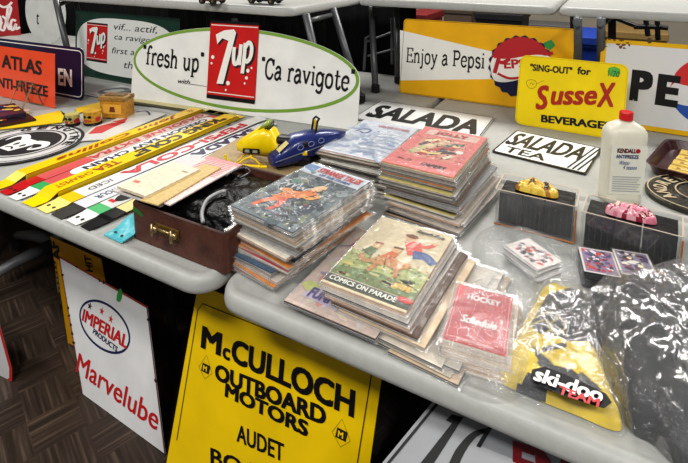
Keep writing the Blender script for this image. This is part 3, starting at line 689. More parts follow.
# ================================================================== enamel push bars on the left table
def push_bar(X, Ynear, Yfar, h, wd, body, label, segs=(), tab=None, tabcol=None, flange=False, holes=True, tabY=.668, texts=(), dx=0.0):
    """bent metal bar: local x across, y away from the front edge"""
    L = Yfar-Ynear; t = Ynear-tabY
    path = [(-t, .0025), (-t*.50, .003), (-t*.38, .006), (-t*.05, h*.95), (0, h), (L, h), (L+.02, .004), (L+.05, .003)]
    m = M(); hw = wd/2
    for i, ((y0, z0), (y1, z1)) in enumerate(zip(path[:-1], path[1:])):
        ys = [y0, y1] if i != 4 else [0]+[q for s_ in segs for q in (s_[0], s_[1]) if 0 < q < L]+[L]
        ys = sorted(set(ys))
        for a, b in zip(ys[:-1], ys[1:]):
            if i < 2: c = tab or body
            elif i == 2 or i == 3: c = tabcol or body
            else:
                c = body
                for s0, s1, sc_ in segs:
                    if a >= s0-1e-6 and b <= s1+1e-6 and i == 4: c = sc_
            za = z0+(z1-z0)*(a-y0)/(y1-y0) if i != 4 else h; zb = z0+(z1-z0)*(b-y0)/(y1-y0) if i != 4 else h
            wa = hw-.005 if (i == 0 and a == y0) else hw
            vs = [(-wa, a, za), (wa, a, za), (hw, b, zb), (-hw, b, zb)]
            dn = .0015; lo = [(x, y, z-dn) for x, y, z in vs]
            m.add(vs+lo, [(0, 1, 2, 3), (7, 6, 5, 4)], c)
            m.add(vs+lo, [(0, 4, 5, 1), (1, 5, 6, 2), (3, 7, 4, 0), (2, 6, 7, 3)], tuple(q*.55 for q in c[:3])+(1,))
            if flange and i >= 3 and i < 6:
                f = min(.016, za-.001) if za > .002 else .001; g = min(.016, zb-.001) if zb > .002 else .001
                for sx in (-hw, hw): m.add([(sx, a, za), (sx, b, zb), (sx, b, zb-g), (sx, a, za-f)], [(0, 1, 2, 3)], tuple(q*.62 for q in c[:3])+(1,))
    root = m.build('push_bar', ENAMEL, None, zrot(X, Ynear, TT, dx))
    tag(root, label, 'push bar', 'enamel door push bars in a row')
    if holes:
        for sx in (-.4, .4):
            q = M(); q.poly([(sx*hw+.005*math.cos(k*PI/5), -t*.75+.005*math.sin(k*PI/5)) for k in range(10)], .0036, BLACK)
            q.build('screw_hole', INK, root)
    for s_, x_, y_, w_, hh, mat, kw in texts:
        lettering(root, s_, x_-hh/2, y_, w_, hh, mat, z=h+.0009, rot=-90, **kw)
    return root
OR = flatm('orange_red_script', S(160, 70, 24)); RED_T = flatm('soda_red_lettering', S(196, 50, 60)); NAVY_T = flatm('navy_lettering', S(30, 36, 70))
WB = S(232, 230, 228)
push_bar(-1.495, .755, 1.46, .018, .052, S(250, 206, 20), 'yellow raised push bar with orange script nearest the round black and white sign', flange=True, holes=False,
         tabcol=S(250, 226, 110), texts=[('John Collins', 0, .60, .50, .034, OR, dict(shear=.3, bold=.02)), ('*', 0, .68, .03, .03, OR, {})])
r_ = push_bar(-1.438, .775, 1.50, .006, .050, S(206, 120, 112), 'dull red push bar with white lettering squeezed beside the yellow script bar', tab=S(190, 30, 36), tabcol=S(190, 30, 36),
         segs=[(0, .16, S(214, 96, 98)), (.16, .7, S(216, 190, 180))], tabY=.672, texts=[('GASOLINE EXTRA', 0, .66, .50, .030, RED_T, dict(shear=.2, bold=.02))])
r_ = push_bar(-1.383, .765, 1.50, .006, .052, WB, 'white saw chain push bar with green band and rounded white field', tab=S(228, 230, 228), tabcol=S(66, 170, 100), segs=[(0, .10, S(214, 96, 98)), (.62, .74, S(190, 60, 64))],
         texts=[('OREGON SAW CHAIN', 0, .63, .52, .030, NAVY_T, dict(bold=.03))])
m = M(); m.poly(rrect(-.026, .026, .07, .66, .026), .0064, S(236, 234, 232)); m.build('white_field', INK, r_)
push_bar(-1.313, .735, 1.46, .018, .062, S(252, 212, 0), 'bright yellow raised push bar with heavy black capitals reading King Cole tea', flange=True, holes=False, tabcol=S(252, 206, 10),
         texts=[('"KING COLE"', 0, .68, .42, .046, M_BLACK, dict(bold=.045)), ('TEA', 0, .21, .08, .034, OR, dict(bold=.02)), ('CHEAPEST', 0, .12, .11, .022, OR, {})])
push_bar(-1.245, .765, 1.48, .006, .060, WB, 'white cola push bar with red letters and yellow near end', tab=S(246, 228, 130), tabcol=S(240, 196, 20), segs=[(.0, .002, S(240, 196, 20))],
         texts=[('PEPSI-COLA', 0, .66, .52, .042, RED_T, dict(bold=.03)), ('ICED', 0, .1, .07, .02, NAVY_T, {})], dx=-.045)
push_bar(-1.182, .765, 1.45, .006, .056, S(224, 226, 230), 'white tea push bar with navy letters and smudged dark near tab', tab=S(70, 68, 66), tabcol=S(216, 218, 222), holes=False,
         texts=[('"SALADA"', 0, .66, .34, .042, NAVY_T, dict(bold=.04)), ('FLAVOUR', 0, .10, .09, .024, NAVY_T, {})], dx=-.06)
r_ = push_bar(-1.122, .76, 1.36, .006, .054, S(230, 230, 226), 'white push bar with green band and black oval emblem', tab=S(234, 234, 230), tabcol=S(92, 186, 120),
         texts=[('TEA TIPS', 0, .58, .30, .034, M_BLACK, dict(bold=.03))], dx=-.06)
m = M(); m.poly([(.0+.022*math.cos(t), .07+.042*math.sin(t)) for t in [PI*k/10 for k in range(20)]], .0068, BLACK); m.poly([(-.02, .018), (.004, .018), (.004, .03), (-.02, .03)], .0068, S(200, 40, 40)); m.build('oval_emblem', INK, r_)
push_bar(-1.068, .765, 1.10, .006, .046, S(240, 230, 160), 'pale yellow push bar with black near tab beside the suitcase', tab=S(22, 22, 24), tabcol=S(22, 22, 24), holes=False, dx=-.06)
m = M()
m.rings3([[(x, y, z) for x, y, z in r] for r in ([(-.035, 0, .001), (.033, .004, .002), (.033, .004, .004), (-.035, 0, .003)], [(-.034, .03, .004), (.036, .034, .009), (.036, .034, .011), (-.034, .03, .006)],
         [(-.03, .06, .022), (.032, .068, .030), (.032, .068, .032), (-.03, .06, .024)], [(-.026, .11, .026), (.030, .115, .036), (.030, .115, .038), (-.026, .11, .028)])], S(92, 196, 206))
root = m.build('plastic_tab', pm('cyan_plastic', S(88, 190, 202), .4, var=.25, vs=40, dirt=S(230, 240, 240), dirt_amt=.5, ds=40), None, zrot(-.975, .668, TT, -.12)); tag(root, 'bent bright cyan plastic tab hanging at the table edge beside the suitcase', 'tab')
for sx in (-.015, .012):
    q = M(); q.poly([(sx+.004*math.cos(k*PI/4), .018+.004*math.sin(k*PI/4)) for k in range(8)], .0078, S(20, 60, 70))
    q.build('screw_hole', INK, root)

# round buffalo sign
m = M(); R = .185; cs = lambda r, n=48: [(r*math.cos(2*PI*k/n), r*math.sin(2*PI*k/n)) for k in range(n)]
m.prism(cs(R), -.003, 0, S(214, 214, 212), sidec=BLACK)
root = m.build('round_sign', ENAMEL, None, zrot(-1.765, .912, TT+.004, 0)); tag(root, 'round black and white sign with bull head lying flat at left', 'sign')
m = M(); m.ribbon(cs(R-.006), .011, .0008, BLACK, smooth=0, closed=True); m.ribbon(cs(.125), .006, .0008, BLACK, smooth=0, closed=True); m.poly(cs(.112), .0008, BLACK)
m.ribbon(cs(R-.022), .003, .0008, BLACK, smooth=0, closed=True)
m.poly([(-.03, -.07), (.03, -.07), (.045, .0), (.03, .03), (-.03, .03), (-.045, 0)], .0014, S(220, 220, 218))
m.ribbon([(.03, .02), (.07, .03), (.095, .005), (.075, -.03), (.06, -.01)], [.03, .028, .02, .012, .004], .0014, S(220, 220, 218)); m.ribbon([(-.03, .02), (-.07, .04), (-.09, .02), (-.085, -.02)], [.03, .026, .016, .004], .0014, S(220, 220, 218))
for a, b in ((-.015, -.02), (.02, -.02)): m.blob(a, b, .007, .012, .002, BLACK)
m.ribbon([(-.02, -.055), (0, -.045), (.02, -.055)], .006, .002, BLACK); m.build('bull_emblem', INK, root)
for i, ch in enumerate('GENUINE'):
    a = 150-i*20.5; ra = math.radians(a); r0 = .137; hw = .034
    if ch == 'I': hw = .009
    cx_, cy_ = r0*math.cos(ra), r0*math.sin(ra); tx, ty = math.sin(ra), -math.cos(ra)
    lettering(root, ch, cx_-tx*hw/2, cy_-ty*hw/2, hw, .032, M_BLACK, rot=a-90, bold=.03, z=.0012)

# tapered yellow sign, cream strip, red leaf sign
def flat_poly(px, z, col, name, label, cat='sign', t=.003):
    pts = [at(x, y, z) for x, y in px]; c = sum(pts, Vector())/len(pts); m = M()
    m.prism([(p.x-c.x, p.y-c.y) for p in pts], -t, 0, col); o = m.build(name, ENAMEL, None, Matrix.Translation((c.x, c.y, TT+z))); return tag(o, label, cat), c
def lp(c, px, py, z): p = at(px, py, z); return (p.x-c.x, p.y-c.y)
o, c = flat_poly([(-8, 130), (-8, 126), (60, 110.5), (70, 117), (62, 122)], .004, S(240, 206, 40), 'lying_sign', 'tapered yellow sign with black pointed end lying behind the round sign')
m = M(); m.poly([lp(c, 60, 110.5, .004), lp(c, 70, 117, .004), lp(c, 62, 122, .004), lp(c, 64, 116, .004)], .0006, BLACK); m.poly([lp(c, -8, 130, .004), lp(c, 12, 125, .004), lp(c, 12, 122, .004), lp(c, -8, 126, .004)], .0006, S(226, 214, 170)); m.build('black_point', INK, o)
o, c = flat_poly([(76, 113), (76, 108), (104, 101), (108, 106)], .004, S(236, 196, 30), 'lying_sign', 'short yellow strip lying behind the small round tins')
o, c = flat_poly([(131, 102), (131, 96.5), (150, 99), (236, 113), (233, 118)], .006, S(196, 184, 120), 'lying_sign', 'long olive and cream strip lying at the foot of the fresh up sign', t=.005)
m = M(); m.poly([lp(c, 131, 103, .006), lp(c, 233, 118.5, .006), lp(c, 234, 116.5, .006), lp(c, 131, 101, .006)], .0005, S(70, 66, 40)); m.build('dark_edge', INK, o)
o, c = flat_poly([(76, 141), (92, 128), (140, 109), (166, 114), (106, 139)], .004, S(214, 212, 208), 'lying_sign', 'white sign with red leaf shapes lying behind the yellow script bar')
m = M(); RR = S(186, 54, 52)
m.poly([lp(c, *p, .004) for p in ((88, 134), (96, 127), (112, 123), (126, 122), (112, 128), (102, 133))], .0006, RR); m.poly([lp(c, *p, .004) for p in ((112, 122), (128, 118), (124, 123))], .0006, RR)
m.ribbon([lp(c, *p, .004) for p in ((92, 126), (104, 119), (118, 117))], .003, .0006, S(150, 90, 90)); m.ribbon([lp(c, *p, .004) for p in ((136, 112), (146, 111), (150, 115))], .008, .0006, S(70, 76, 130)); m.build('leaf_print', INK, o)

# picture books and wire easel at far left
for i, (px, col, lab) in enumerate((((( -12, 128), (36, 119), (24, 111), (-12, 114)), S(36, 24, 30), 'dark picture book lying flat under another at far left'), (((-12, 119), (26, 112), (14, 103), (-12, 106)), S(66, 50, 70), 'colourful picture book lying before the orange antifreeze sign'))):
    z = .012+.014*i; o, c = flat_poly(px, z, col, 'picture_book', lab, 'book', t=.012)
    m = M()
    for _ in range(16):
        a, b = random.uniform(-6, 26 if i == 0 else 18), random.uniform(0, 1)
        m.blob(*lp(c, a, (121-b*8-a*.1) if i == 0 else (113-b*6-a*.1), z), random.uniform(.008, .03), random.uniform(.006, .015), .0006+_*.00005, random.choice([S(190, 60, 50), S(220, 190, 160), S(50, 60, 120), S(230, 200, 80), S(120, 40, 60), S(40, 40, 60)]), rot=.6)
    m.build('cover_art', PAPER, o)
a, b = at(18, 106, 0), at(31, 109, 0)
m = M(); up = Vector((0, 0, 1)); bk = Vector((0, 1, 0))
m.tube([a-bk*.03+up*.01, a-bk*.04+up*.0035, a+up*.11+bk*.02, b+up*.11+bk*.02, b-bk*.04+up*.0035, b-bk*.03+up*.01], .003, 6); m.tube([a+up*.11+bk*.02, a+bk*.05+up*.004, b+bk*.05+up*.004, b+up*.11+bk*.02], .003, 6)
m.v = [tuple(Vector(v)-a) for v in m.v]
o = m.build('wire_easel', pm('brass_wire', S(150, 130, 96), .35, metal=.7), None, Matrix.Translation(a)); tag(o, 'small bent wire easel standing before the orange antifreeze sign', 'easel')

# tins
GOLD = S(206, 150, 50)
p = at(118, 116, 0)
root = empty('square_tin', 'square amber tin box with printed sides and raised lid', 'tin', zrot(p.x, p.y, TT, .35))
m = M(); m.bbox(-.055, .055, -.035, .035, 0, .075, .004, GOLD)
bo = m.build('tin_body', LITHO, root, smooth=False)
m = M(); m.bbox(-.058, .058, -.038, .038, .072, .09, .004, S(166, 128, 66)); li = m.build('tin_lid', LITHO, root)
m = M(); m.bbox(-.04, .04, -.02, .02, .088, .094, .002, S(120, 92, 50)); m.build('lid_emboss', LITHO, li)
m = M(); m.add([(-.04, -.0362, .02), (.04, -.0362, .02), (.04, -.0362, .06), (-.04, -.0362, .06)], [(0, 1, 2, 3)], S(226, 174, 70)); m.add([(-.012, -.0368, .028), (.014, -.0368, .028), (.01, -.0368, .05), (-.008, -.0368, .05)], [(0, 1, 2, 3)], S(120, 60, 30)); m.build('printed_label', INK, bo)
m = M(); m.tube([(-.055, 0, .08), (-.075, 0, .088), (-.062, 0, .095)], .002, 6); m.tube([(.055, 0, .08), (.075, 0, .088), (.062, 0, .095)], .002, 6); m.build('wire_handle', pm('dark_brass', S(120, 96, 50), .4, metal=.6), root)
for px, py, r, hgt, rz, lab, col in ((93, 123, .032, .052, 2.7, 'small round yellow tin with two dark spots and red print', S(216, 168, 50)), (73, 124, .025, .042, 1.2, 'small pale yellow tin toppled beside the round spotted tin', S(206, 196, 120))):
    p = at(px, py, 0); root = empty('round_tin', lab, 'tin', zrot(p.x, p.y, TT, rz))
    m = M(); m.lathe([(r, 0), (r+.001, .002), (r+.001, .006), (r, .008), (r, hgt-.006), (r+.001, hgt-.004), (r+.001, hgt), (r-.003, hgt)], 28, c=col); bo = m.build('tin_body', LITHO, root)
    m = M(); m.lathe([(r+.0015, 0), (r+.0015, .008)], 28, c=BLACK); m.build('dark_rim', INK, root)
    m = M()
    for a_, zz, w_, h_, cc in ((-.5, .034, .007, .006, BLACK), (.15, .034, .007, .006, BLACK), (-.2, .018, .018, .005, S(190, 70, 40)), (1.1, .022, .012, .010, S(190, 50, 60)), (1.9, .03, .010, .012, S(240, 230, 200))):
        aa = a_ - rz - PI/2+.5; ring = []
        for k in range(10):
            t = 2*PI*k/10; an = aa+math.cos(t)*w_/r; ring.append(((r+.0016)*math.cos(an), (r+.0016)*math.sin(an), zz*hgt/.052+math.sin(t)*h_))
        m.add(ring, [tuple(range(10))], cc)
    m.build('printed_figures', INK, bo)

# ================================================================== suitcase with papers
WOOD = pm('brown_leatherette', S(92, 56, 44), .55, var=.35, vs=18, bump=.25, bs=120, dirt=S(50, 28, 22), dirt_amt=.7, ds=14)
SX0, SX1, SY0, SY1, SH = -.942, -.655, .700, .985, .088
root = empty('suitcase', 'small worn brown open suitcase with brass clasp at the table corner', 'suitcase', zrot(SX0, SY0, TT, 0.0))
W_, D_ = SX1-SX0, SY1-SY0; m = M(); t = .008
m.loft([(rrect(0, W_, 0, D_, .012), 0.0), (rrect(0, W_, 0, D_, .012), SH), (rrect(t, W_-t, t, D_-t, .008), SH), (rrect(t, W_-t, t, D_-t, .008), .006)])
m.build('case_body', WOOD, root)
m = M(); m.ribbon(rrect(.003, W_-.003, .003, D_-.003, .012), .006, SH+.001, S(60, 36, 30), smooth=0, closed=True); m.build('rim_edge', INK, root)
BR = pm('aged_brass', S(170, 150, 110), .35, metal=.8, var=.3, vs=60)
m = M(); m.bbox(.085, .155, -.004, 0, .038, .062, .0015); m.v = [(x, y, z) for x, y, z in m.v]; cl = m.build('clasp', pm('dark_brass', S(120, 96, 50), .4), root)
for x in (.086, .146):
    m = M(); m.tube([(x, -.003, .05), (x, -.014, .05)], [.009, .007], 12); m.tube([(x-.006, -.010, .062), (x, -.016, .05), (x-.004, -.012, .036)], .004, 8, smooth=3); m.build('latch', BR, cl, smooth=True)
m = M(); m.tube([(.098, -.008, .052), (.12, -.010, .054), (.14, -.008, .052)], .0035, 8); m.build('latch_bar', BR, cl, smooth=True)
m = M(); m.add([(.006, -.0008, .070), (.036, -.0008, .062), (.044, -.0008, .066), (.03, -.0008, .076), (.01, -.0008, .082)], [(0, 1, 2, 3, 4)], S(50, 110, 50)); m.build('green_tag', INK, root)

def heap(name, cen, outline, H, mat, seed=0, amp=.02, freq=14, rings=14, per=72, p=2.2, z0=0.0, col=None, colf=None, smooth=True, rim=.004, warp=None):
    bottom = mat not in (BAGM, GARM)
    """lumpy draped form over a star-shaped footprint, origin at cen"""
    n = len(outline); pts = catmull([Vector((x, y, 0)) for x, y in outline], max(2, per//n), True); k = len(pts)
    m = M(); vs = [(0, 0, 0)]
    def hz(x, y, r):
        e = max(0, 1-r**p)**.6
        base = H(x, y) if callable(H) else H
        q = noise.fractal(Vector((x*freq+seed*7, y*freq, seed)), 1.0, 2.0, 4)
        rd = abs(noise.noise(Vector((x*freq*1.7, y*freq*1.1+seed, seed*3))))
        return z0+base*e+(q*amp - rd*amp*1.2)*min(1, e*1.3)+rim*min(1, (1-r)*20+.2)
    vs = [(0, 0, hz(0, 0, 0))]; fs = []
    for j in range(1, rings+1):
        r = (j/rings)**.8
        for q in pts: vs.append((q.x*r, q.y*r, max(z0+.0008, hz(q.x*r, q.y*r, r))))
    for i in range(k): fs.append((0, 1+i, 1+(i+1) % k))
    for j in range(rings-1):
        a = 1+j*k; b = a+k
        for i in range(k): fs.append((a+i, b+i, b+(i+1) % k, a+(i+1) % k))
    bs = len(vs)
    for q in pts: vs.append((q.x, q.y, z0))
    a = 1+(rings-1)*k
    for i in range(k): fs.append((a+i, bs+i, bs+(i+1) % k, a+(i+1) % k))
    if bottom: fs.append(tuple(bs+i for i in reversed(range(k))))
    for f in fs:
        c = col
        if colf:
            cx_ = sum(vs[i][0] for i in f)/len(f); cy_ = sum(vs[i][1] for i in f)/len(f); c = colf(cx_, cy_)
        m.f.append(f); m.c.append(c or (.8, .8, .8, 1)); m.m.append(0)
    m.v = vs
    return m.build(name, mat, None, Matrix.Translation((cen[0], cen[1], TT+cen[2])) if cen else None, smooth=smooth)
BAGB = pm('glossy_black_plastic_film', S(6, 6, 7), .3, var=.2, bump=.5, bs=45, spec=.15)
o = heap('plastic_bag', (-.80, .865, .012), [(-.115, -.135), (0, -.14), (.12, -.135), (.13, 0), (.13, .11), (0, .118), (-.115, .112), (-.12, 0)], .070, BAGB, 2, .006, 14, p=9); tag(o, 'crumpled glossy black plastic bag filling the open suitcase', 'bag')
pts = [at(x, y, .094) for x, y in ((203, 222), (202, 212), (207, 200), (218, 193), (226, 191))]; c = pts[0]
m = M(); m.tube([p-c for p in pts], .0045, 8, smooth=5); o = m.build('cord', pm('grey_rubber_cord', S(150, 150, 152), .35), None, Matrix.Translation(c), smooth=True); tag(o, 'curved pale grey cord lying on the black bag in the suitcase', 'cord')
m = M(); pts = [at(x, y, .10) for x, y in ((226, 176), (234, 171), (244, 168), (250, 172), (240, 178))]; c = pts[0]
m.tube([p-c for p in pts], .003, 6, smooth=5); o = m.build('cord', pm('black_cable', S(60, 60, 66), .25), None, Matrix.Translation(c), smooth=True); tag(o, 'looped shiny black cable at the back of the suitcase', 'cord')

# papers and envelopes on the suitcase's left side
def sheet(bl, br, tl, z, col, label, t=.003, name='paper_sheet', cat='paper', art=None, curl=.0):
    mt, w, h = lay(bl, br, tl, z); m = M(); N_ = 8; vs = []; 
    for lay_ in (0, -t):
        for j in range(N_+1):
            y = h*j/N_; zc = curl*math.sin(PI*j/N_)
            vs += [(0, y, lay_+zc), (w, y, lay_+zc+curl*.4*math.sin(j))]
    k = 2*(N_+1); fs = []
    for j in range(N_): fs += [(2*j, 2*j+1, 2*j+3, 2*j+2), (k+2*j+2, k+2*j+3, k+2*j+1, k+2*j), (2*j, 2*j+2, k+2*j+2, k+2*j), (2*j+3, 2*j+1, k+2*j+1, k+2*j+3)]
    fs += [(1, 0, k, k+1), (2*N_, 2*N_+1, k+2*N_+1, k+2*N_)]
    m.add(vs, fs, col); o = m.build(name, PAPER, None, mt); tag(o, label, cat, 'papers piled on the suitcase')
    if art:
        a = M(); art(a, w, h); a.v = [(x, y, z_+curl*math.sin(PI*min(1, max(0, y/h)))) for x, y, z_ in a.v]; a.build('print', PAPER, o)
    return o, mt, w, h
sheet((112, 190), (160, 206), (196, 156), .094, S(214, 206, 204), 'large white envelope at the bottom of the pile on the suitcase', .004, 'envelope', 'envelope')
def pr(a, w, h):
    for i in range(9): a.poly([(w*.08, h*(.62+.035*i)), (w*.92, h*(.62+.035*i)), (w*.92, h*(.632+.035*i)), (w*.08, h*(.632+.035*i))], .0006, S(214, 120, 120))
    a.poly([(w*.0, h*.93), (w, h*.93), (w, h), (0, h)], .0006, S(222, 150, 150))
sheet((134, 193), (170, 205), (196, 153), .100, S(226, 206, 202), 'pink printed leaflet sticking out behind the cream pad', .003, art=pr)
sheet((140, 200), (158, 205), (214, 166), .104, S(206, 180, 120), 'tan kraft envelope with a folded edge under the cream pad', .003, 'envelope', 'envelope')
def pr2(a, w, h):
    for i in range(12): a.poly([(w*.1, h*(.15+.06*i)), (w*.9, h*(.15+.06*i)), (w*.9, h*(.153+.06*i)), (w*.1, h*(.153+.06*i))], .0006, S(206, 190, 170))
    a.poly([(w*.12, h*.2), (w*.3, h*.2), (w*.3, h*.26), (w*.12, h*.26)], .0007, S(220, 120, 110)); a.poly([(w*.7, h*.8), (w*.9, h*.8), (w*.9, h*.84), (w*.7, h*.84)], .0007, S(170, 150, 130))
sheet((117, 186), (146, 196), (178, 163), .110, S(232, 218, 192), 'cream writing pad on top of the pile of papers', .007, 'writing_pad', 'paper', art=pr2)

# ================================================================== toy snowmobiles
def sect(x, w, z0, z1, n=20, e=2.6, yc=0):
    zc, hz = (z0+z1)/2, (z1-z0)/2; pts = []
    for k in range(n):
        t = 2*PI*k/n; c, s_ = math.cos(t), math.sin(t)
        pts.append((x, yc+w*(abs(c)**(2/e))*(1 if c > 0 else -1), zc+hz*(abs(s_)**(2/e))*(1 if s_ > 0 else -1)))
    return pts
YP = pm('yellow_toy_plastic', S(246, 214, 10), .3, var=.05, coat=.2); BP = pm('navy_toy_plastic', S(34, 48, 110), .3, var=.1, coat=.2); KP = pm('black_toy_plastic', S(20, 20, 22), .4)
p = at(262, 158, .03); p2 = at(235, 160, .03)
root = empty('toy_snowmobile', 'yellow toy snowmobile with black seat and yellow ski frame', 'toy', zrot(at(267, 153, .075).x-.004, at(267, 153, .075).y+.004, TT+.060, PI+.30) @ Matrix.Scale(.86, 4))
m = M(); m.rings3([sect(x, w, a, b) for x, w, a, b in ((.105, .012, .030, .045), (.095, .034, .022, .060), (.06, .046, .016, .082), (.025, .047, .014, .108), (-.005, .044, .014, .118), (-.03, .038, .016, .104), (-.05, .034, .018, .062), (-.11, .032, .02, .05), (-.15, .03, .024, .046))]); m.build('cowl', YP, root, smooth=True)
m = M(); m.rings3([sect(x, w, a, b, 12) for x, w, a, b in ((-.035, .02, .05, .078), (-.05, .026, .05, .084), (-.14, .027, .048, .08), (-.155, .02, .05, .074))]); m.build('seat', KP, root, smooth=True)
m = M(); m.rings3([sect(x, w, a, b, 12) for x, w, a, b in ((-.02, .024, -.015, .02), (-.15, .024, -.018, .02), (-.16, .022, -.01, .016))]); m.build('track', KP, root)
m = M()
for sy in (-.048, .048):
    q = sy+.0008*(1 if sy > 0 else -1); m.add([(.005, q, .028), (.068, q*.985, .028), (.066, q*.985, .046), (.007, q, .048)], [(0, 1, 2, 3), (3, 2, 1, 0)], BLACK)
    for x in (.014, .042):
        q2 = q+.001*(1 if sy > 0 else -1); m.add([(x, q2, .033), (x+.018, q2, .033), (x+.017, q2, .043), (x+.001, q2, .043)], [(0, 1, 2, 3), (3, 2, 1, 0)], S(214, 214, 190))
m.build('side_decal', INK, root)
for sy in (-.05, .05):
    m = M(); m.tube([(-.02, sy, -.012), (.04, sy, -.014), (.10, sy, -.012), (.125, sy, .004), (.13, sy, .02)], .005, 8, smooth=4); m.tube([(.0, sy, -.012), (.04, sy, .018), (.085, sy, -.012)], .0035, 6, smooth=3); m.tube([(.04, sy, .016), (.04, sy*.3, .026)], .004, 6); m.tube([(.10, sy, -.012), (.07, sy*.2, .012)], .003, 6); m.build('ski', YP, root, smooth=True)
m = M(); m.tube([(-.012, -.04, .118), (-.02, -.02, .112), (-.02, .02, .112), (-.012, .04, .118)], .0035, 6); m.build('handlebar', KP, root)
m = M(); m.rings3([sect(x, w, a, b, 14) for x, w, a, b in ((.02, .026, .104, .108), (.0, .028, .112, .130), (-.012, .026, .116, .134), (-.016, .022, .114, .13))]); m.build('windshield', pm('smoked_green_plastic', S(150, 170, 90), .1), root, smooth=True)

root = empty('toy_snowmobile', 'navy blue toy snowmobile hood with round portholes and black handle', 'toy', zrot(at(301, 155, .07).x, at(301, 155, .07).y, TT+.060, PI+.95) @ Matrix.Scale(.82, 4))
m = M(); m.rings3([sect(x, w, a, b, e=3.2) for x, w, a, b in ((.115, .03, .0, .02), (.105, .044, -.004, .04), (.07, .05, -.006, .068), (.03, .05, -.004, .092), (-.03, .046, .006, .098), (-.09, .038, .022, .094), (-.14, .024, .042, .084), (-.175, .008, .062, .074))]); m.build('hood', BP, root, smooth=True)
m = M()
for sy in (-1, 1):
    pts = [(.11, .0455, .022), (.05, .0515, .036), (-.02, .0485, .046), (-.1, .037, .056), (-.17, .009, .068)]
    m.tube([(x, y*sy, z) for x, y, z in pts], .0022, 6)
m.build('silver_trim', pm('silver_trim_paint', S(160, 166, 180), .3, metal=.6), root)
for sy in (-1, 1):
    for x, z in ((.02, .066), (-.02, .072), (-.06, .076)):
        m = M(); y0 = .049-.00*x if x > -.03 else .0445
        ring = [(x+.011*math.cos(t), sy*(y0+.0015), z-.004+.009*math.sin(t)) for t in [2*PI*k/14 for k in range(14)]]
        m.tube(ring+[ring[0]], .0018, 5); m.build('porthole', pm('pale_porthole', S(120, 130, 170), .3), root)
m = M()
for k in (-1, 1):
    m.add([(.094, k*.022-.017, .052), (.094, k*.022+.017, .052), (.058, k*.022+.015, .079), (.058, k*.022-.015, .079)], [(0, 1, 2, 3)], S(206, 190, 130))
m.build('window', INK, root)
m = M(); m.tube([(-.05, -.018, .094), (-.058, -.018, .135), (-.066, -.014, .142), (-.066, .014, .142), (-.058, .018, .135), (-.05, .018, .094)], .004, 8); m.build('handle', KP, root)
m = M(); m.bbox(-.062, -.056, -.013, .013, .098, .134, .001, S(220, 190, 60)); m.build('yellow_plate', INK, root)
m = M(); m.rings3([sect(x, w, a, b, 12) for x, w, a, b in ((.05, .03, -.011, .01), (-.06, .03, -.011, .012), (-.08, .026, 0, .014))]); m.build('track', KP, root)
q_ = at(262, 150, .075); m = M(); m.bbox(-.17, .19, -.09, .14, 0.001, .046, .003, S(170, 148, 110)); o = m.build('flat_box', PAPER, None, zrot(q_.x, q_.y, TT, .1)); tag(o, 'flat tan box under the yellow and blue toy snowmobiles', 'box')
# flat pale paper under the toys
o, c = flat_poly([(216, 168), (262, 190), (300, 172), (262, 152), (246, 150)], .003, S(190, 176, 140), 'paper_sheet', 'pale crumpled paper lying under the toy snowmobiles', 'paper', t=.002)

# ================================================================== comics
ORD = ['topmost', 'second', 'third', 'fourth', 'fifth', 'sixth', 'seventh', 'eighth', 'ninth', 'tenth', 'eleventh', 'twelfth', 'thirteenth', 'fourteenth', 'fifteenth', 'sixteenth', 'seventeenth', 'eighteenth', 'nineteenth', 'twentieth', 'twenty-first', 'twenty-second', 'twenty-third', 'twenty-fourth', 'twenty-fifth', 'twenty-sixth', 'twenty-seventh', 'twenty-eighth']
PAL = [S(206, 70, 54), S(220, 140, 60), S(60, 90, 120), S(150, 150, 150), S(232, 226, 210), S(40, 44, 50), S(214, 200, 120), S(90, 130, 110), S(190, 60, 80), S(226, 224, 216), S(235, 230, 222), S(200, 190, 170), S(120, 96, 80), S(236, 234, 228), S(206, 196, 186)]
def chaos(a, w, h, pal, n, z0=.0004, s=(.01, .03)):
    for i in range(n):
        a.blob(random.uniform(.08, .92)*w, random.uniform(.05, .92)*h, random.uniform(*s), random.uniform(s[0]*.5, s[1]*.5), z0+i*.000008, random.choice(pal), rot=random.uniform(0, 3), n=11, rough=.35)
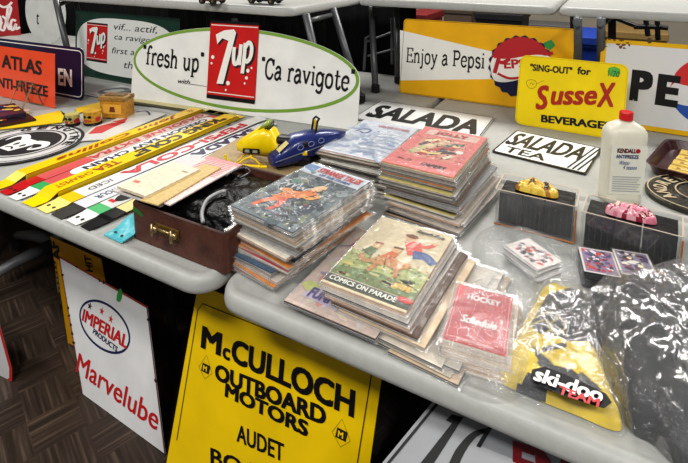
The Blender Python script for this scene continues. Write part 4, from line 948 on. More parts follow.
def comic(x, y, z, rot, w, h, t, label, group, art=None, col=None, sleeve=True, bend=.002, cat='comic', name='comic_book', page=None):
    m = M(); col = col or random.choice(PAL); page = page or random.choice([S(206, 200, 188), S(176, 160, 138), S(226, 222, 212), S(110, 98, 88), S(200, 160, 124), S(150, 144, 136), S(60, 54, 52)])
    N_ = 6; lays = [(0, page), (t*.30, S(234, 230, 222)), (t*.42, page), (t*.92, col), (t, col)]
    vs = []; fs = []
    for z_, c_ in lays:
        for j in range(N_+1):
            for i in (0, 1): vs.append((w*i+random.uniform(-.0004, .0004), h*j/N_, z_+bend*math.sin(PI*j/N_)*(1 if i else .5)))
    st = 2*(N_+1)
    for k in range(len(lays)-1):
        c_ = lays[k][1] if k < 3 else col; o = k*st; q = o+st
        F_ = [(o, o+1, q+1, q), (o+2*N_+1, o+2*N_, q+2*N_, q+2*N_+1)]
        for j in range(N_): F_ += [(o+2*j+1, o+2*j+3, q+2*j+3, q+2*j+1), (o+2*j+2, o+2*j, q+2*j, q+2*j+2)]
        for f in F_: m.f.append(f); m.c.append(c_); m.m.append(0)
    o = (len(lays)-1)*st
    for j in range(N_):
        m.f.append((o+2*j, o+2*j+1, o+2*j+3, o+2*j+2)); m.c.append(col); m.m.append(0)
        m.f.append((2*j+2, 2*j+3, 2*j+1, 2*j)); m.c.append(page); m.m.append(0)
    m.v = vs
    root = m.build(name, PAPER, None, Matrix.Translation((x, y, TT+z)) @ Matrix.Rotation(rot, 4, 'Z'))
    tag(root, label, cat, group)
    if art:
        a = M(); art(a, w, h); a.v = [(p[0], p[1], p[2]+t+bend+.0003) for p in a.v]
        zmax = max(p[2] for p in a.v)
        ao = a.build('cover_art', PAPER, root)
        if hasattr(art, 'texts'):
            for tx in art.texts:
                s_, tx_, ty_, tw_, th_, mt_ = tx[:6]; lettering(ao, s_, tx_*w, ty_*h, tw_*w, th_*h, mt_, z=t+bend+.0024, **(tx[6] if len(tx) > 6 else {}))
    if sleeve:
        s_ = M(); e = .006; f_ = .014; n2 = 10; rr = []
        for j in range(n2+1):
            yy = -e+(h+e+f_)*j/n2; b = bend*math.sin(PI*min(1, max(0, yy/h))); wv = random.uniform(-.0006, .0012)
            zt = t+bend+.0032+wv; zb = -.0001
            if j == 0 or j == n2: zt, zb = t*.55+.0003, t*.45
            rr.append([(-e, yy, t*.5), (0, yy, zt), (w, yy, zt+b*.3), (w+e, yy, t*.5), (w, yy, zb), (0, yy, zb)])
        s_.rings3(rr); s_.build('plastic_sleeve', SLEEVE, root)
    return root
def base_poly(a, w, h, c, z=.0001): a.poly([(0, 0), (w, 0), (w, h), (0, h)], z, c)

def specks(a, w, h, n, pal, z=.0018, y0=.03, y1=.8):
    for i in range(n):
        k = random.choice(pal); u, v = random.uniform(.04, .96)*w, random.uniform(y0, y1)*h
        if i % 3: a.blob(u, v, random.uniform(.0012, .004), random.uniform(.0008, .0022), z+.000002*i, k, rot=random.random()*3, n=6, rough=.4)
        else: a.ribbon([(u, v), (u+random.uniform(-.01, .01), v+random.uniform(-.006, .012))], random.uniform(.0006, .0014), z, k, smooth=0)
def art_night(a, w, h):
    base_poly(a, w, h, S(112, 122, 126)); chaos(a, w, h, [S(60, 70, 80), S(110, 120, 130), S(40, 46, 56), S(150, 160, 160), S(130, 140, 110), S(84, 96, 100)], 110, s=(.006, .03))
    a.poly([(0, h*.80), (w, h*.80), (w, h), (0, h)], .0012, S(206, 212, 220)); a.poly([(w*.0, h*.88), (w*.2, h*.84), (w*.2, h*.97), (0, h*.98)], .0013, S(120, 150, 190))
    for i in range(9): a.ribbon([(w*(.1+.09*i), h*.50), (w*(.14+.09*i), h*(.56+.03*(i % 3))), (w*(.2+.08*i), h*.52)], .004, .0013, S(214, 220, 222))
    for pts, wd, c in (([(.30, .28), (.40, .40), (.52, .46), (.62, .56)], [.03, .034, .026], S(226, 130, 60)), ([(.40, .40), (.30, .46), (.20, .42)], .014, S(230, 150, 80)), ([(.52, .46), (.66, .44), (.74, .52)], .013, S(236, 170, 90)),
                       ([(.32, .28), (.24, .20), (.20, .10)], [.018, .012], S(220, 110, 60)), ([(.40, .34), (.46, .22), (.42, .12)], [.018, .01], S(214, 90, 50)), ([(.55, .56), (.60, .64), (.68, .66)], .016, S(240, 200, 160))):
        a.ribbon([(u*w, v*h) for u, v in pts], wd, .0014, c)
    a.blob(w*.60, h*.60, .010, .009, .0016, S(240, 196, 140)); a.blob(w*.36, h*.36, .012, .02, .0016, S(230, 180, 50), rot=.6); a.blob(w*.22, h*.62, .016, .012, .0016, S(90, 130, 120)); a.blob(w*.8, h*.3, .016, .03, .0016, S(50, 60, 80))
    for _ in range(26): a.blob(random.uniform(.05, .95)*w, random.uniform(.02, .74)*h, .004, .002, .0017, S(224, 226, 220), rot=random.random()*3, n=6)
    specks(a, w, h, 260, [S(30, 34, 44), S(200, 206, 200), S(90, 100, 110), S(180, 90, 60), S(60, 80, 90)], .0018)
art_night_ = art_night
art_night.texts = [('STRANGE TALES', .24, .87, .70, .09, flatm('red_title_ink', S(198, 62, 60)), dict(bold=.05)), ('OF THE STORM', .34, .815, .5, .04, flatm('blue_title_ink', S(60, 80, 150)), dict(bold=.03))]
def art_pale(a, w, h):
    base_poly(a, w, h, S(206, 212, 220)); chaos(a, w, h*.9, [S(180, 190, 206), S(230, 232, 236), S(190, 196, 206), S(216, 220, 226), S(160, 172, 196)], 60, s=(.008, .03))
    for i in range(7): a.ribbon([(w*.5, h*(.1+.09*i)), (w*.75, h*(.14+.09*i)), (w*.98, h*(.12+.09*i))], .0022, .0012, S(140, 156, 190))
    a.ribbon([(w*.12, h*.62), (w*.22, h*.72), (w*.34, h*.7), (w*.3, h*.6), (w*.2, h*.62)], .006, .0012, S(110, 120, 170))
art_pale.texts = [('WINTER STORIES', .36, .84, .56, .06, flatm('faded_red_ink', S(196, 120, 130)), dict(bold=.03))]
def art_pink(a, w, h):
    base_poly(a, w, h, S(224, 128, 124)); a.poly([(w*.12, h*.80), (w*.92, h*.80), (w*.92, h*.95), (w*.12, h*.95)], .0003, S(222, 190, 178))
    a.poly([(w*.16, h*.24), (w*.86, h*.24), (w*.86, h*.76), (w*.16, h*.76)], .0003, S(226, 150, 136))
    for pts, wd, c in (([(.2, .3), (.34, .5), (.5, .62)], [.02, .03, .02], S(206, 196, 150)), ([(.34, .3), (.5, .44), (.72, .6)], [.02, .03, .02], S(190, 70, 60)), ([(.46, .34), (.62, .44), (.8, .46)], [.02, .024, .01], S(70, 60, 66)), ([(.24, .62), (.4, .7), (.58, .7)], .016, S(236, 220, 180)),
                       ([(.55, .56), (.68, .66), (.8, .66)], .015, S(100, 130, 110)), ([(.3, .4), (.44, .36), (.6, .4)], .012, S(236, 210, 120)), ([(.22, .5), (.3, .62)], .012, S(90, 80, 90)), ([(.68, .3), (.78, .4)], .014, S(230, 220, 200))):
        a.ribbon([(u*w, v*h) for u, v in pts], wd, .0006, c)
    for u, v, c in ((.5, .64, S(236, 200, 170)), (.72, .62, S(236, 200, 170)), (.36, .54, S(240, 210, 180)), (.6, .48, S(60, 50, 60)), (.82, .5, S(236, 234, 226))): a.blob(u*w, v*h, .011, .011, .0009, c)
    for _ in range(30): a.blob(random.uniform(.2, .84)*w, random.uniform(.26, .74)*h, .005, .003, .001, random.choice([S(120, 60, 60), S(240, 220, 200), S(80, 80, 90), S(210, 110, 90)]), rot=random.random()*3, n=7)
    specks(a, w, h, 160, [S(90, 50, 50), S(240, 224, 200), S(150, 60, 60), S(70, 70, 80), S(220, 190, 150)], .0012, .26, .74)
art_pink_ = art_pink
art_pink.texts = [('JOLLY', .26, .82, .5, .10, flatm('red_title_ink', S(198, 62, 60)), dict(bold=.04)), ('CAPERS', .50, .08, .34, .06, M_BLACK, dict(shear=.4, bold=.03)), ('No. 12', .14, .12, .2, .04, M_BLACK, {})]
def art_field(a, w, h):
    base_poly(a, w, h, S(222, 208, 176)); a.poly([(0, h*.12), (w, h*.12), (w, h*.42), (w*.7, h*.48), (w*.3, h*.42), (0, h*.46)], .0002, S(176, 184, 120)); a.poly([(0, h*.12), (w, h*.12), (w, h*.24), (w*.5, h*.28), (0, h*.22)], .0003, S(120, 140, 90))
    for _ in range(30): a.blob(random.uniform(.02, .98)*w, random.uniform(.14, .4)*h, .012, .004, .0004, random.choice([S(190, 190, 130), S(200, 196, 140), S(140, 160, 100), S(214, 200, 120)]), n=8)
    a.poly([(0, h*.02), (w, h*.02), (w, h*.11), (0, h*.11)], .0006, S(96, 100, 92))
    # reclining figure in red shirt and blue trousers
    a.ribbon([(w*.60, h*.76), (w*.68, h*.66), (w*.72, h*.60)], [.034, .03], .0008, S(226, 96, 80)); a.ribbon([(w*.70, h*.60), (w*.84, h*.62), (w*.98, h*.56)], [.03, .022, .016], .0009, S(66, 96, 150)); a.ribbon([(w*.62, h*.72), (w*.78, h*.74), (w*.86, h*.80)], .010, .001, S(226, 96, 80))
    a.blob(w*.56, h*.80, .012, .012, .0011, S(232, 190, 150)); a.blob(w*.55, h*.83, .013, .008, .0012, S(130, 80, 50)); a.ribbon([(w*.84, h*.8), (w*.88, h*.84)], .008, .0012, S(232, 190, 150))
    # two riders and a tan pony
    a.ribbon([(w*.34, h*.36), (w*.46, h*.44), (w*.62, h*.42), (w*.76, h*.46)], [.018, .034, .028, .012], .0008, S(206, 150, 96)); a.ribbon([(w*.4, h*.38), (w*.36, h*.26)], .009, .0009, S(196, 140, 90)); a.ribbon([(w*.62, h*.4), (w*.68, h*.28)], .009, .0009, S(196, 140, 90))
    a.ribbon([(w*.46, h*.46), (w*.50, h*.56)], [.026, .018], .001, S(214, 120, 70)); a.blob(w*.50, h*.60, .010, .010, .0011, S(228, 186, 140)); a.ribbon([(w*.44, h*.62), (w*.56, h*.63)], .006, .0012, S(110, 80, 50))
    a.ribbon([(w*.20, h*.44), (w*.24, h*.54)], [.026, .018], .001, S(110, 130, 90)); a.blob(w*.25, h*.58, .009, .009, .0011, S(228, 186, 140)); a.ribbon([(w*.14, h*.42), (w*.22, h*.36), (w*.3, h*.38)], .014, .0009, S(196, 150, 100)); a.ribbon([(w*.20, h*.61), (w*.3, h*.62)], .006, .0012, S(170, 90, 60))
    a.poly([(w*.72, h*.18), (w*.92, h*.18), (w*.92, h*.24), (w*.72, h*.24)], .0012, S(214, 180, 80)); a.blob(w*.92, h*.1, .014, .008, .0012, S(206, 70, 60))
    a.ribbon([(w*.56, h*.93), (w*.72, h*.95), (w*.92, h*.92)], .010, .001, S(216, 206, 176))
    specks(a, w, h, 150, [S(120, 110, 70), S(230, 220, 180), S(110, 130, 80), S(190, 120, 80)], .0014, .12, .5)
art_field.texts = [('COMICS ON PARADE', .05, .04, .80, .05, flatm('pale_ink', S(214, 214, 204)), dict(bold=.03)), ('Ranch Fun', .56, .90, .36, .05, M_BLACK, dict(shear=.3, bold=.02))]
def art_lilac(a, w, h):
    base_poly(a, w, h, S(208, 190, 180)); chaos(a, w, h, [S(216, 150, 140), S(196, 200, 170), S(210, 200, 196), S(180, 120, 130), S(224, 210, 190), S(150, 140, 160)], 90, s=(.006, .02))
    a.poly([(w*.12, h*.09), (w*.95, h*.07), (w*.95, h*.17), (w*.12, h*.22)], .0014, S(196, 186, 206)); a.blob(w*.12, h*.2, .018, .014, .0015, S(196, 200, 130)); a.blob(w*.8, h*.3, .03, .012, .0015, S(210, 110, 110))
art_lilac.texts = [('FUNNY FOLKS', .16, .10, .74, .10, flatm('violet_ink', S(96, 80, 140)), dict(bold=.05))]

def stack(n, px, z_at, total, lastlab, group, w, h, where, tops, jf, pal=None):
    pass
# stack one: tall, beside the suitcase
n = 24; T = .128/n
c0 = at(232, 205, .128); c1 = at(295, 232, .128); rot0 = math.atan2(c1.y-c0.y, c1.x-c0.x)
for i in range(n):
    if i < 6: dx, dy, dr = random.uniform(-.003, .004), random.uniform(-.003, .003), random.uniform(-.02, .02)
    elif i < 10: dx, dy, dr = .004+random.uniform(-.007, .008), .006+random.uniform(-.006, .006), .03+random.uniform(-.04, .04)
    elif i < 17: dx, dy, dr = -.012+random.uniform(-.008, .008), random.uniform(-.008, .008), random.uniform(-.09, .09)
    else: dx, dy, dr = -.040+random.uniform(-.012, .012), -.010+random.uniform(-.010, .008), .02+random.uniform(-.09, .07)
    lab = 'bagged comic with a dark stormy cover and orange figure, on top of the suitcase stack' if i == 0 else '%s comic down in the tall stack beside the brown suitcase' % ORD[i]
    comic(c0.x+dx, c0.y+dy, .128-T*(i+1), rot0+dr, .176, .268, T*.93, lab, 'bagged comics in the tall stack by the suitcase', art_night if i == 0 else None, bend=.0006)
# stack two: pale cover, behind
n = 18; T = .105/n
c0 = at(320, 149, .105); c1 = at(385, 163, .105); rot0 = math.atan2(c1.y-c0.y, c1.x-c0.x)
for i in range(n):
    dx, dy, dr = (0, 0, 0) if i == 0 else (random.uniform(-.008, .010), random.uniform(-.008, .012), random.uniform(-.05, .05))
    if i > 9: dx += .014; dy += .012
    lab = 'bagged comic with a pale icy cover on top of the stack behind the blue toy' if i == 0 else '%s comic down in the pale stack behind the blue toy' % ORD[i]
    comic(c0.x+dx, c0.y+dy, .105-T*(i+1), rot0+dr, .19, .29, T*.93, lab, 'bagged comics in the pale stack', art_pale if i == 0 else None, bend=.0006)
c2 = at(345, 116, .05); 
# stack three: pink cover
n = 25; T = .134/n
c0 = at(381.5, 161, .134); c1 = at(454, 178, .134); rot0 = math.atan2(c1.y-c0.y, c1.x-c0.x)
for i in range(n):
    if i < 4: dx, dy, dr = .002*i, 0, random.uniform(-.01, .01)
    elif i < 12: dx, dy, dr = .004+random.uniform(-.006, .008), random.uniform(-.012, .004), random.uniform(-.035, .035)
    elif i < 18: dx, dy, dr = .012+random.uniform(-.004, .010), -.004+random.uniform(-.008, .006), -.03+random.uniform(-.07, .06)
    else: dx, dy, dr = .022+random.uniform(-.006, .012), -.012+random.uniform(-.008, .008), -.05+random.uniform(-.09, .07)
    lab = 'bagged comic with a salmon pink cover on top of the tallest middle stack' if i == 0 else '%s comic down in the stack under the pink cover' % ORD[i]
    comic(c0.x+dx, c0.y+dy, .134-T*(i+1), rot0+dr, .188, .30, T*.93, lab, 'bagged comics in the stack under the pink cover', art_pink if i == 0 else None, col=S(206, 190, 70) if i == 1 else None, bend=.0006)
# stack four: front, fanned to the right
n = 9; T = .006
c0 = at(321, 281, .056); c1 = at(400, 311, .056); rot0 = math.atan2(c1.y-c0.y, c1.x-c0.x)
for i in range(n):
    z = .056-T*(i+1)
    if i == 0: lab = 'bagged comic showing a ranch picnic scene, on top of the front stack'; art = art_field
    elif i == n-3: lab = 'bagged comic with lilac title lettering poking out under the front stack'; art = art_lilac
    else: lab = '%s comic down in the fanned front stack' % ORD[i]; art = None
    if i < 4: comic(c0.x+.004*i+random.uniform(-.002, .002), c0.y-.002*i, z, rot0-.01*i, .168, .262, T*.93, lab, 'bagged comics in the fanned front stack', art, bend=.001, col=S(222, 214, 206))
    elif i == n-3: comic(at(284, 303, .015).x, at(284, 303, .015).y, z, -.02, .188, .285, T*.93, lab, 'bagged comics in the fanned front stack', art, bend=.001)
    else:
        k = i-4; comic(c0.x+.030+.016*k, c0.y-.012-.004*k, z, rot0-.03-.012*k, .165, .27, T*.93, lab, 'bagged comics in the fanned front stack', None, bend=.001, col=[S(96, 66, 44), S(222, 196, 160), S(206, 160, 120), S(226, 216, 200), S(200, 190, 170)][k % 5])
# extra tan books lying right of the fanned stack
p0 = at(388, 352, .004); comic(p0.x, p0.y, .0, rot0-.06, .12, .30, .006, 'tan bagged comic lying flat between the front stack and the red hockey booklet', None, None, bend=.0006, col=S(216, 190, 160))
p0 = at(404, 352, .012); comic(p0.x+.004, p0.y+.01, .0062, rot0-.03, .085, .28, .006, 'cream bagged comic resting on the tan one left of the red hockey booklet', None, None, bend=.0006, col=S(214, 206, 196))

# hockey booklets
def art_hockey(a, w, h):
    base_poly(a, w, h, S(206, 48, 56)); ring_line(a, .004, w-.004, .004, h-.004, .002, .0006, .0003, S(236, 190, 186)); a.poly([(w*.2, h*.04), (w*.8, h*.04), (w*.8, h*.08), (w*.2, h*.08)], .0004, S(232, 160, 156))
art_hockey.texts = [('HOCKEY', .22, .74, .58, .10, M_WHITE, dict(bold=.03)), ('Schedule', .2, .32, .6, .13, M_WHITE, dict(shear=.35, bold=.03))]
c0 = at(443, 338, .036); c1 = at(497, 354, .036); rot0 = math.atan2(c1.y-c0.y, c1.x-c0.x)
hb = [(.0, .0, .0, .098, .145, .03, S(206, 48, 56))]+[(-.004, -.004, .03, .104, .152, .024, S(224, 206, 190)), (.0, -.006, -.02, .106, .155, .018, S(216, 196, 170)), (.002, -.010, .03, .108, .158, .012, S(230, 216, 206)), (-.008, -.012, .0, .12, .17, .006, S(206, 170, 140)), (-.010, -.018, .02, .125, .175, .0, S(196, 160, 120))]
for i, (dx, dy, dr, w_, h_, z, col) in enumerate(hb):
    comic(c0.x+dx, c0.y+dy, z, rot0+dr, w_, h_, .0056, 'bagged red hockey schedule booklet on top of the small front stack' if i == 0 else '%s booklet down beneath the red hockey booklet' % ORD[i], 'bagged booklets under the hockey booklet',
          art_hockey if i == 0 else None, col=col, bend=.0004, cat='booklet', name='booklet', page=S(224, 206, 186))
# clear bag wrapping the booklets
o = heap('plastic_bag', (c0.x+.052, c0.y+.082, 0), [(-.064, -.10), (.065, -.11), (.08, .11), (-.045, .105)], .040, BAGM, 5, .004, 30, p=9, rings=16); tag(o, 'crinkled clear bag around the red hockey booklets', 'bag')

# ================================================================== cards
def quad_on(pts, z):
    P = [at(x, y, z) for x, y in pts]; c = sum(P, Vector())/4; u = ((P[1]-P[0])+(P[2]-P[3])).normalized(); return c, math.atan2(u.y, u.x)
def card_art(a, w, h, pal, border=S(224, 216, 212)):
    base_poly(a, w, h, border); 
    q = M(); e = .004; a.poly([(e, e), (w-e, e), (w-e, h-e), (e, h-e)], .0002, pal[0])
    for i in range(70): a.blob(random.uniform(.14, .86)*w, random.uniform(.12, .88)*h, random.uniform(.002, .008), random.uniform(.002, .006), .0003+i*.00001, random.choice(pal), rot=random.random()*3, n=8, rough=.3)
def card(x, y, z, rot, w, h, t, label, group, pal=None, case=False, edge=None, col=None):
    m = M(); e = edge or S(190, 188, 186)
    m.prism(rrect(-w/2, w/2, -h/2, h/2, .003, 2), 0, t, col or S(210, 206, 204), sidec=e)
    o = m.build('trading_card', INK, None, Matrix.Translation((x, y, TT+z)) @ Matrix.Rotation(rot, 4, 'Z')); tag(o, label, 'card', group)
    if pal:
        a = M(); card_art(a, w, h, pal); a.v = [(p[0]-w/2, p[1]-h/2, p[2]+t+.0003) for p in a.v]; a.build('card_print', INK, o)
    if case:
        s_ = M(); g = .003; s_.prism(rrect(-w/2-g, w/2+g, -h/2-g, h/2+g, .002, 2), -.0001, t+.0014); s_.build('card_holder', CASEM, o)
    return o
c, r0 = quad_on([(529, 274), (560, 264), (533, 235), (507, 244)], .03)
for i in range(9):
    card(c.x+random.uniform(-.003, .003), c.y+random.uniform(-.003, .003), .0034*(8-i), r0+random.uniform(-.05, .05), .066, .093, .0031,
         'black and white sports card on top of the bagged pack' if i == 0 else '%s card down in the pack inside the clear bag' % ORD[i], 'sports cards in the clear bag',
         [S(220, 210, 206), S(60, 56, 60), S(120, 110, 112), S(196, 80, 70), S(236, 232, 228), S(90, 86, 90), S(150, 140, 140)] if i == 0 else None, edge=S(120, 118, 120) if i % 2 else S(206, 204, 204))
o = heap('plastic_bag', (c.x, c.y, 0), [(-.10, -.05), (-.02, -.09), (.09, -.06), (.12, .02), (.05, .10), (-.07, .12), (-.13, .04)], .040, BAGM, 8, .010, 26, p=3.5); tag(o, 'crinkled clear bag holding the small pack of sports cards', 'bag')
for j, (quad, pal, lab, zz, nn, rx) in enumerate((([(576.5, 271), (611, 276.5), (619, 252), (589, 246.5)], [S(150, 130, 160), S(200, 50, 60), S(206, 70, 60), S(90, 80, 130), S(230, 220, 226), S(60, 60, 80)], 'red and purple', .036, 6, S(28, 30, 40)),
                                              ([(612, 274), (647.5, 278), (656, 255), (623, 248)], [S(150, 140, 160), S(80, 70, 110), S(240, 230, 190), S(120, 60, 70), S(60, 56, 70), S(230, 226, 220)], 'purple and white', .038, 6, S(150, 130, 90)))):
    c, r0 = quad_on(quad, zz)
    for i in range(nn):
        card(c.x+(random.uniform(-.002, .003) if i else 0), c.y+(random.uniform(-.002, .002) if i else 0), zz*(nn-1-i)/nn, r0+random.uniform(-.03, .03)*(i > 0), .066, .088, zz/nn*.8,
             ('%s sports card in a clear holder on top of its small stack' % lab) if i == 0 else '%s card holder down in the stack under the %s card' % (ORD[i], lab), 'cards stacked under the %s card' % lab, pal if i == 0 else None, case=True, edge=rx, col=rx)

# clear boxes of black card packs
BLK = pm('black_card_case', S(12, 12, 13), .35, var=.5, vs=30, bump=.2, bs=60)
for j, (p0, p1, lab) in enumerate((((497, 223), (571, 242), 'left'), ((582, 248.5), (675, 276), 'right'))):
    a, b = at(*p0, 0), at(*p1, 0); u = (b-a).normalized(); mt = frame(a, u, Vector((0, 0, 1)).cross(u)); w = (b-a).length; D = .092; Hh = .083
    root = empty('clear_storage_box', 'clear plastic box of black card cases with %s pack on top' % ('a gold wrapped' if j == 0 else 'a pink wrapped'), 'box', mt, 'clear boxes of card cases')
    m = M(); m.loft([(rrect(-.006, w+.006, -.006, D, .006), .0005), (rrect(-.007, w+.007, -.007, D+.001, .006), Hh+.008), (rrect(-.004, w+.004, -.004, D-.002, .004), Hh+.008), (rrect(-.003, w+.003, -.003, D-.003, .004), .003)]); bx = m.build('box_walls', CASEM, root)
    m = M(); m.ribbon(rrect(-.006, w+.006, -.006, D, .006), .0035, Hh+.0085, S(186, 170, 150), smooth=0, closed=True); m.build('box_rim', INK, bx)
    m = M(); m.tube([(-.006, -.006, .002), (w+.006, -.006, .002)], .0022, 6); m.tube([(w+.006, -.006, .002), (w+.006, -.006, Hh)], .002, 6); m.build('amber_edge', pm('amber_plastic_edge', S(170, 110, 70), .3), bx)
    ks = [0, .34, .63, 1.0]
    for i in range(3):
        x0, x1 = w*ks[i]+.0015, w*ks[i+1]-.0015; m = M(); rx = random.uniform(-.002, .002)
        m.bbox(x0, x1, .002+rx+.002, D-.008, .004, Hh-.002+random.uniform(-.003, .003), .002)
        o = m.build('card_case', BLK, None, mt.copy()); tag(o, '%s black card case inside the clear box with %s pack on top' % (('left', 'middle', 'right')[i], 'the gold' if j == 0 else 'the pink'), 'card case', 'black card cases in the clear boxes')
        q = M()
        for s_ in range(4): xx = x0+(x1-x0)*(.15+.22*s_); q.add([(xx, .0038+rx, .01), (xx+.0012, .0038+rx, .01), (xx+.0012, .0038+rx, Hh-.02), (xx, .0038+rx, Hh-.02)], [(0, 1, 2, 3)], S(64, 64, 66))
        q.build('groove', INK, o)
    cc = mt @ Vector((w*.47, D*.45, Hh+.002)); cols = [S(214, 176, 70), S(230, 200, 90), S(170, 120, 50), S(60, 46, 30)] if j == 0 else [S(206, 120, 140), S(220, 160, 170), S(140, 40, 60), S(230, 200, 190)]
    def cf(x, y, cols=cols): v = noise.noise(Vector((x*60, y*60, j*5))); return cols[0] if v > .15 else cols[1] if v > -.1 else cols[2] if v > -.3 else cols[3]
    o = heap('wrapped_pack', (cc.x, cc.y, cc.z-TT), [(-.045, -.012), (-.01, -.02), (.045, -.018), (.05, .008), (.02, .022), (-.035, .02)], .022, ink_mat('foil_wrapper_%d' % j, .25, .3), j+3, .008, 50, p=3, colf=cf, per=60); tag(o, ('gold' if j == 0 else 'pink')+' foil wrapped pack lying on the %s clear card box' % lab, 'pack')

# ================================================================== bottle
p = at(618.5, 199, 0); rz = .62
BOT = pm('cream_plastic', S(226, 222, 204), .35, var=.04, bump=.03)
root = empty('oil_bottle', 'cream plastic bottle with red cap and blue printed label', 'bottle', zrot(p.x, p.y, TT, rz-.22))
m = M(); hw, hd = .051, .034
prof = [(.84, 0), (.95, .004), (.96, .02), (.97, .10), (1.0, .17), (1.0, .186), (.96, .196), (.80, .208), (.5, .217), (.28, .222)]
m.loft([(rrect(-hw*k, hw*k, -hd*min(1, k+.02), hd*min(1, k+.02), .022*k, 6), z) for k, z in prof]); bo = m.build('bottle_body', BOT, root, smooth=True)
m = M(); m.lathe([(.0135, .220), (.0135, .226)], 20); m.build('bottle_neck', BOT, root, smooth=True)
m = M(); m.lathe([(.016, .224), (.0165, .226), (.0165, .243), (.015, .246), (.0, .2465)], 24); cp_ = m.build('bottle_cap', pm('red_cap_plastic', S(206, 30, 36), .35), root, smooth=False)
m = M(); m.add([(-.042, -hd-.0001, .03), (.042, -hd-.0001, .03), (.044, -hd-.0001, .165), (-.044, -hd-.0001, .165)], [(0, 1, 2, 3)], S(228, 226, 212)); lb = m.build('label', INK, root)
def on_bottle(s, x, z, w, h, mat, **kw):
    o = lettering(lb, s, 0, 0, w, h, mat, z=0, **kw)
    for v in o.data.vertices: v.co = (x+v.co.x, -hd-.0012, z+v.co.y)
on_bottle('KENDALL', -.030, .145, .046, .012, flatm('dark_red_paint', S(120, 14, 24)), bold=.04); on_bottle('ANTIFREEZE', -.032, .130, .056, .010, flatm('label_blue', S(60, 90, 150)), bold=.03)
on_bottle('Winter', -.022, .112, .026, .012, flatm('label_blue', S(60, 90, 150)), shear=.3); on_bottle('4 season', -.012, .100, .034, .012, flatm('label_blue', S(60, 90, 150)), shear=.3)
m = M()
m.add([(.021+.006*math.cos(t), -hd-.0012, .151+.006*math.sin(t)) for t in [2*PI*k/12 for k in range(12)]], [tuple(range(12))], S(170, 30, 40))
for i in range(7): z = .078-.0065*i; m.add([(-.036, -hd-.0012, z), (.034-.004*(i % 3), -hd-.0012, z), (.034-.004*(i % 3), -hd-.0012, z+.0022), (-.036, -hd-.0012, z+.0022)], [(0, 1, 2, 3)], S(168, 172, 176))
m.build('fine_print', INK, lb)

# tray with yellow packs
a, b = at(655, 176, .0), at(730, 196, 0); u = (b-a).normalized(); mt = frame(at(648, 173, 0)+Vector((-.012, -.012, 0)), u, Vector((0, 0, 1)).cross(u)); w, D = .34, .30
m = M(); rr_ = .04
m.loft([(rrect(.012, w-.012, .012, D-.012, rr_, 6), 0.0005), (rrect(.002, w-.002, .002, D-.002, rr_, 6), .028), (rrect(-.004, w+.004, -.004, D+.004, rr_, 6), .032), (rrect(.004, w-.004, .004, D-.004, rr_, 6), .032), (rrect(.018, w-.018, .018, D-.018, rr_, 6), .006)])
root = m.build('serving_tray', pm('dark_brown_plastic', S(62, 34, 34), .3, var=.1, coat=.3), None, mt, smooth=False); tag(root, 'dark brown plastic tray with raised rim at the right edge', 'tray')
for i in range(4):
    for k in range(2):
        mm = mt @ Matrix.Translation((.052+k*.13, .035+i*.055, .008)) @ Matrix.Rotation(random.uniform(-.05, .05), 4, 'Z')
        m = M(); m.bbox(0, .115, 0, .044, 0, .014, .003, S(222, 190, 90)); o = m.build('card_packet', LITHO, None, mm); tag(o, '%s packet of the %s row of yellow packets in the brown tray' % (ORD[i].replace('topmost', 'nearest'), ('left', 'right')[k]), 'packet', 'yellow packets in the brown tray')
        q = M(); q.poly([(.02, .014), (.09, .014), (.09, .030), (.02, .030)], .0146, S(150, 110, 50)); q.poly([(.03, .018), (.08, .018), (.08, .026), (.03, .026)], .0149, S(236, 214, 140)); q.build('printed_band', INK, o)
# oval brass plaque
c = at(705, 190, .0); c = Vector((.285, 1.575, 0))
root = empty('oval_plaque', 'dark cast oval plaque with raised brass lettering at the right edge', 'plaque', zrot(c.x, c.y, TT, .35))
BRZ = pm('dark_cast_bronze', S(74, 72, 66), .35, metal=.6, var=.4, vs=25, bump=.4, bs=100); BRS = pm('worn_raised_brass', S(196, 180, 150), .4, metal=.2, var=.2)
m = M(); el = lambda r, n=56: [(r*.17*math.cos(2*PI*k/n), r*.13*math.sin(2*PI*k/n)) for k in range(n)]
m.loft([(el(1), 0.0005), (el(1.0), .010), (el(.97), .014), (el(.93), .011), (el(.60), .011), (el(.58), .016), (el(.55), .016), (el(.53), .012)]); m.build('plaque_body', BRZ, root)
m = M(); m.ribbon(el(.965), .004, .0145, smooth=0, closed=True); m.ribbon(el(.565), .004, .0165, smooth=0, closed=True); m.build('raised_rim', BRS, root)
for i, ch in enumerate('ANDREW BROS'):
    if ch == ' ': continue
    aa = math.radians(193-i*17); px, py = .76*.17*math.cos(aa), .74*.13*math.sin(aa); tn = math.atan2(-.13*math.cos(aa), .17*math.sin(aa))
    lettering(root, ch, px-.013*math.cos(tn)+.012*math.sin(tn), py-.013*math.sin(tn)-.012*math.cos(tn), .024, .032, BRS, rot=math.degrees(tn), bold=.045, z=.0125)
m = M(); star(m, (0, 0), .05, .0128, (.5, .5, .5, 1)); m.build('raised_star', BRS, root)
# green box at right edge
m = M(); m.bbox(0, .16, 0, .20, 0, .07, .004); root = m.build('storage_box', pm('dark_green_card', S(24, 66, 50), .4, var=.1), None, zrot(.185, 1.13, TT, -.1)); tag(root, 'dark green box standing at the right edge beyond the card stacks', 'box')
m = M(); m.blob(.02, -.001, .01, .01, 0, S(190, 40, 40)); m.v = [(x, -.0008, .03+y) for x, y, z in m.v]; m.build('red_spot', INK, root)

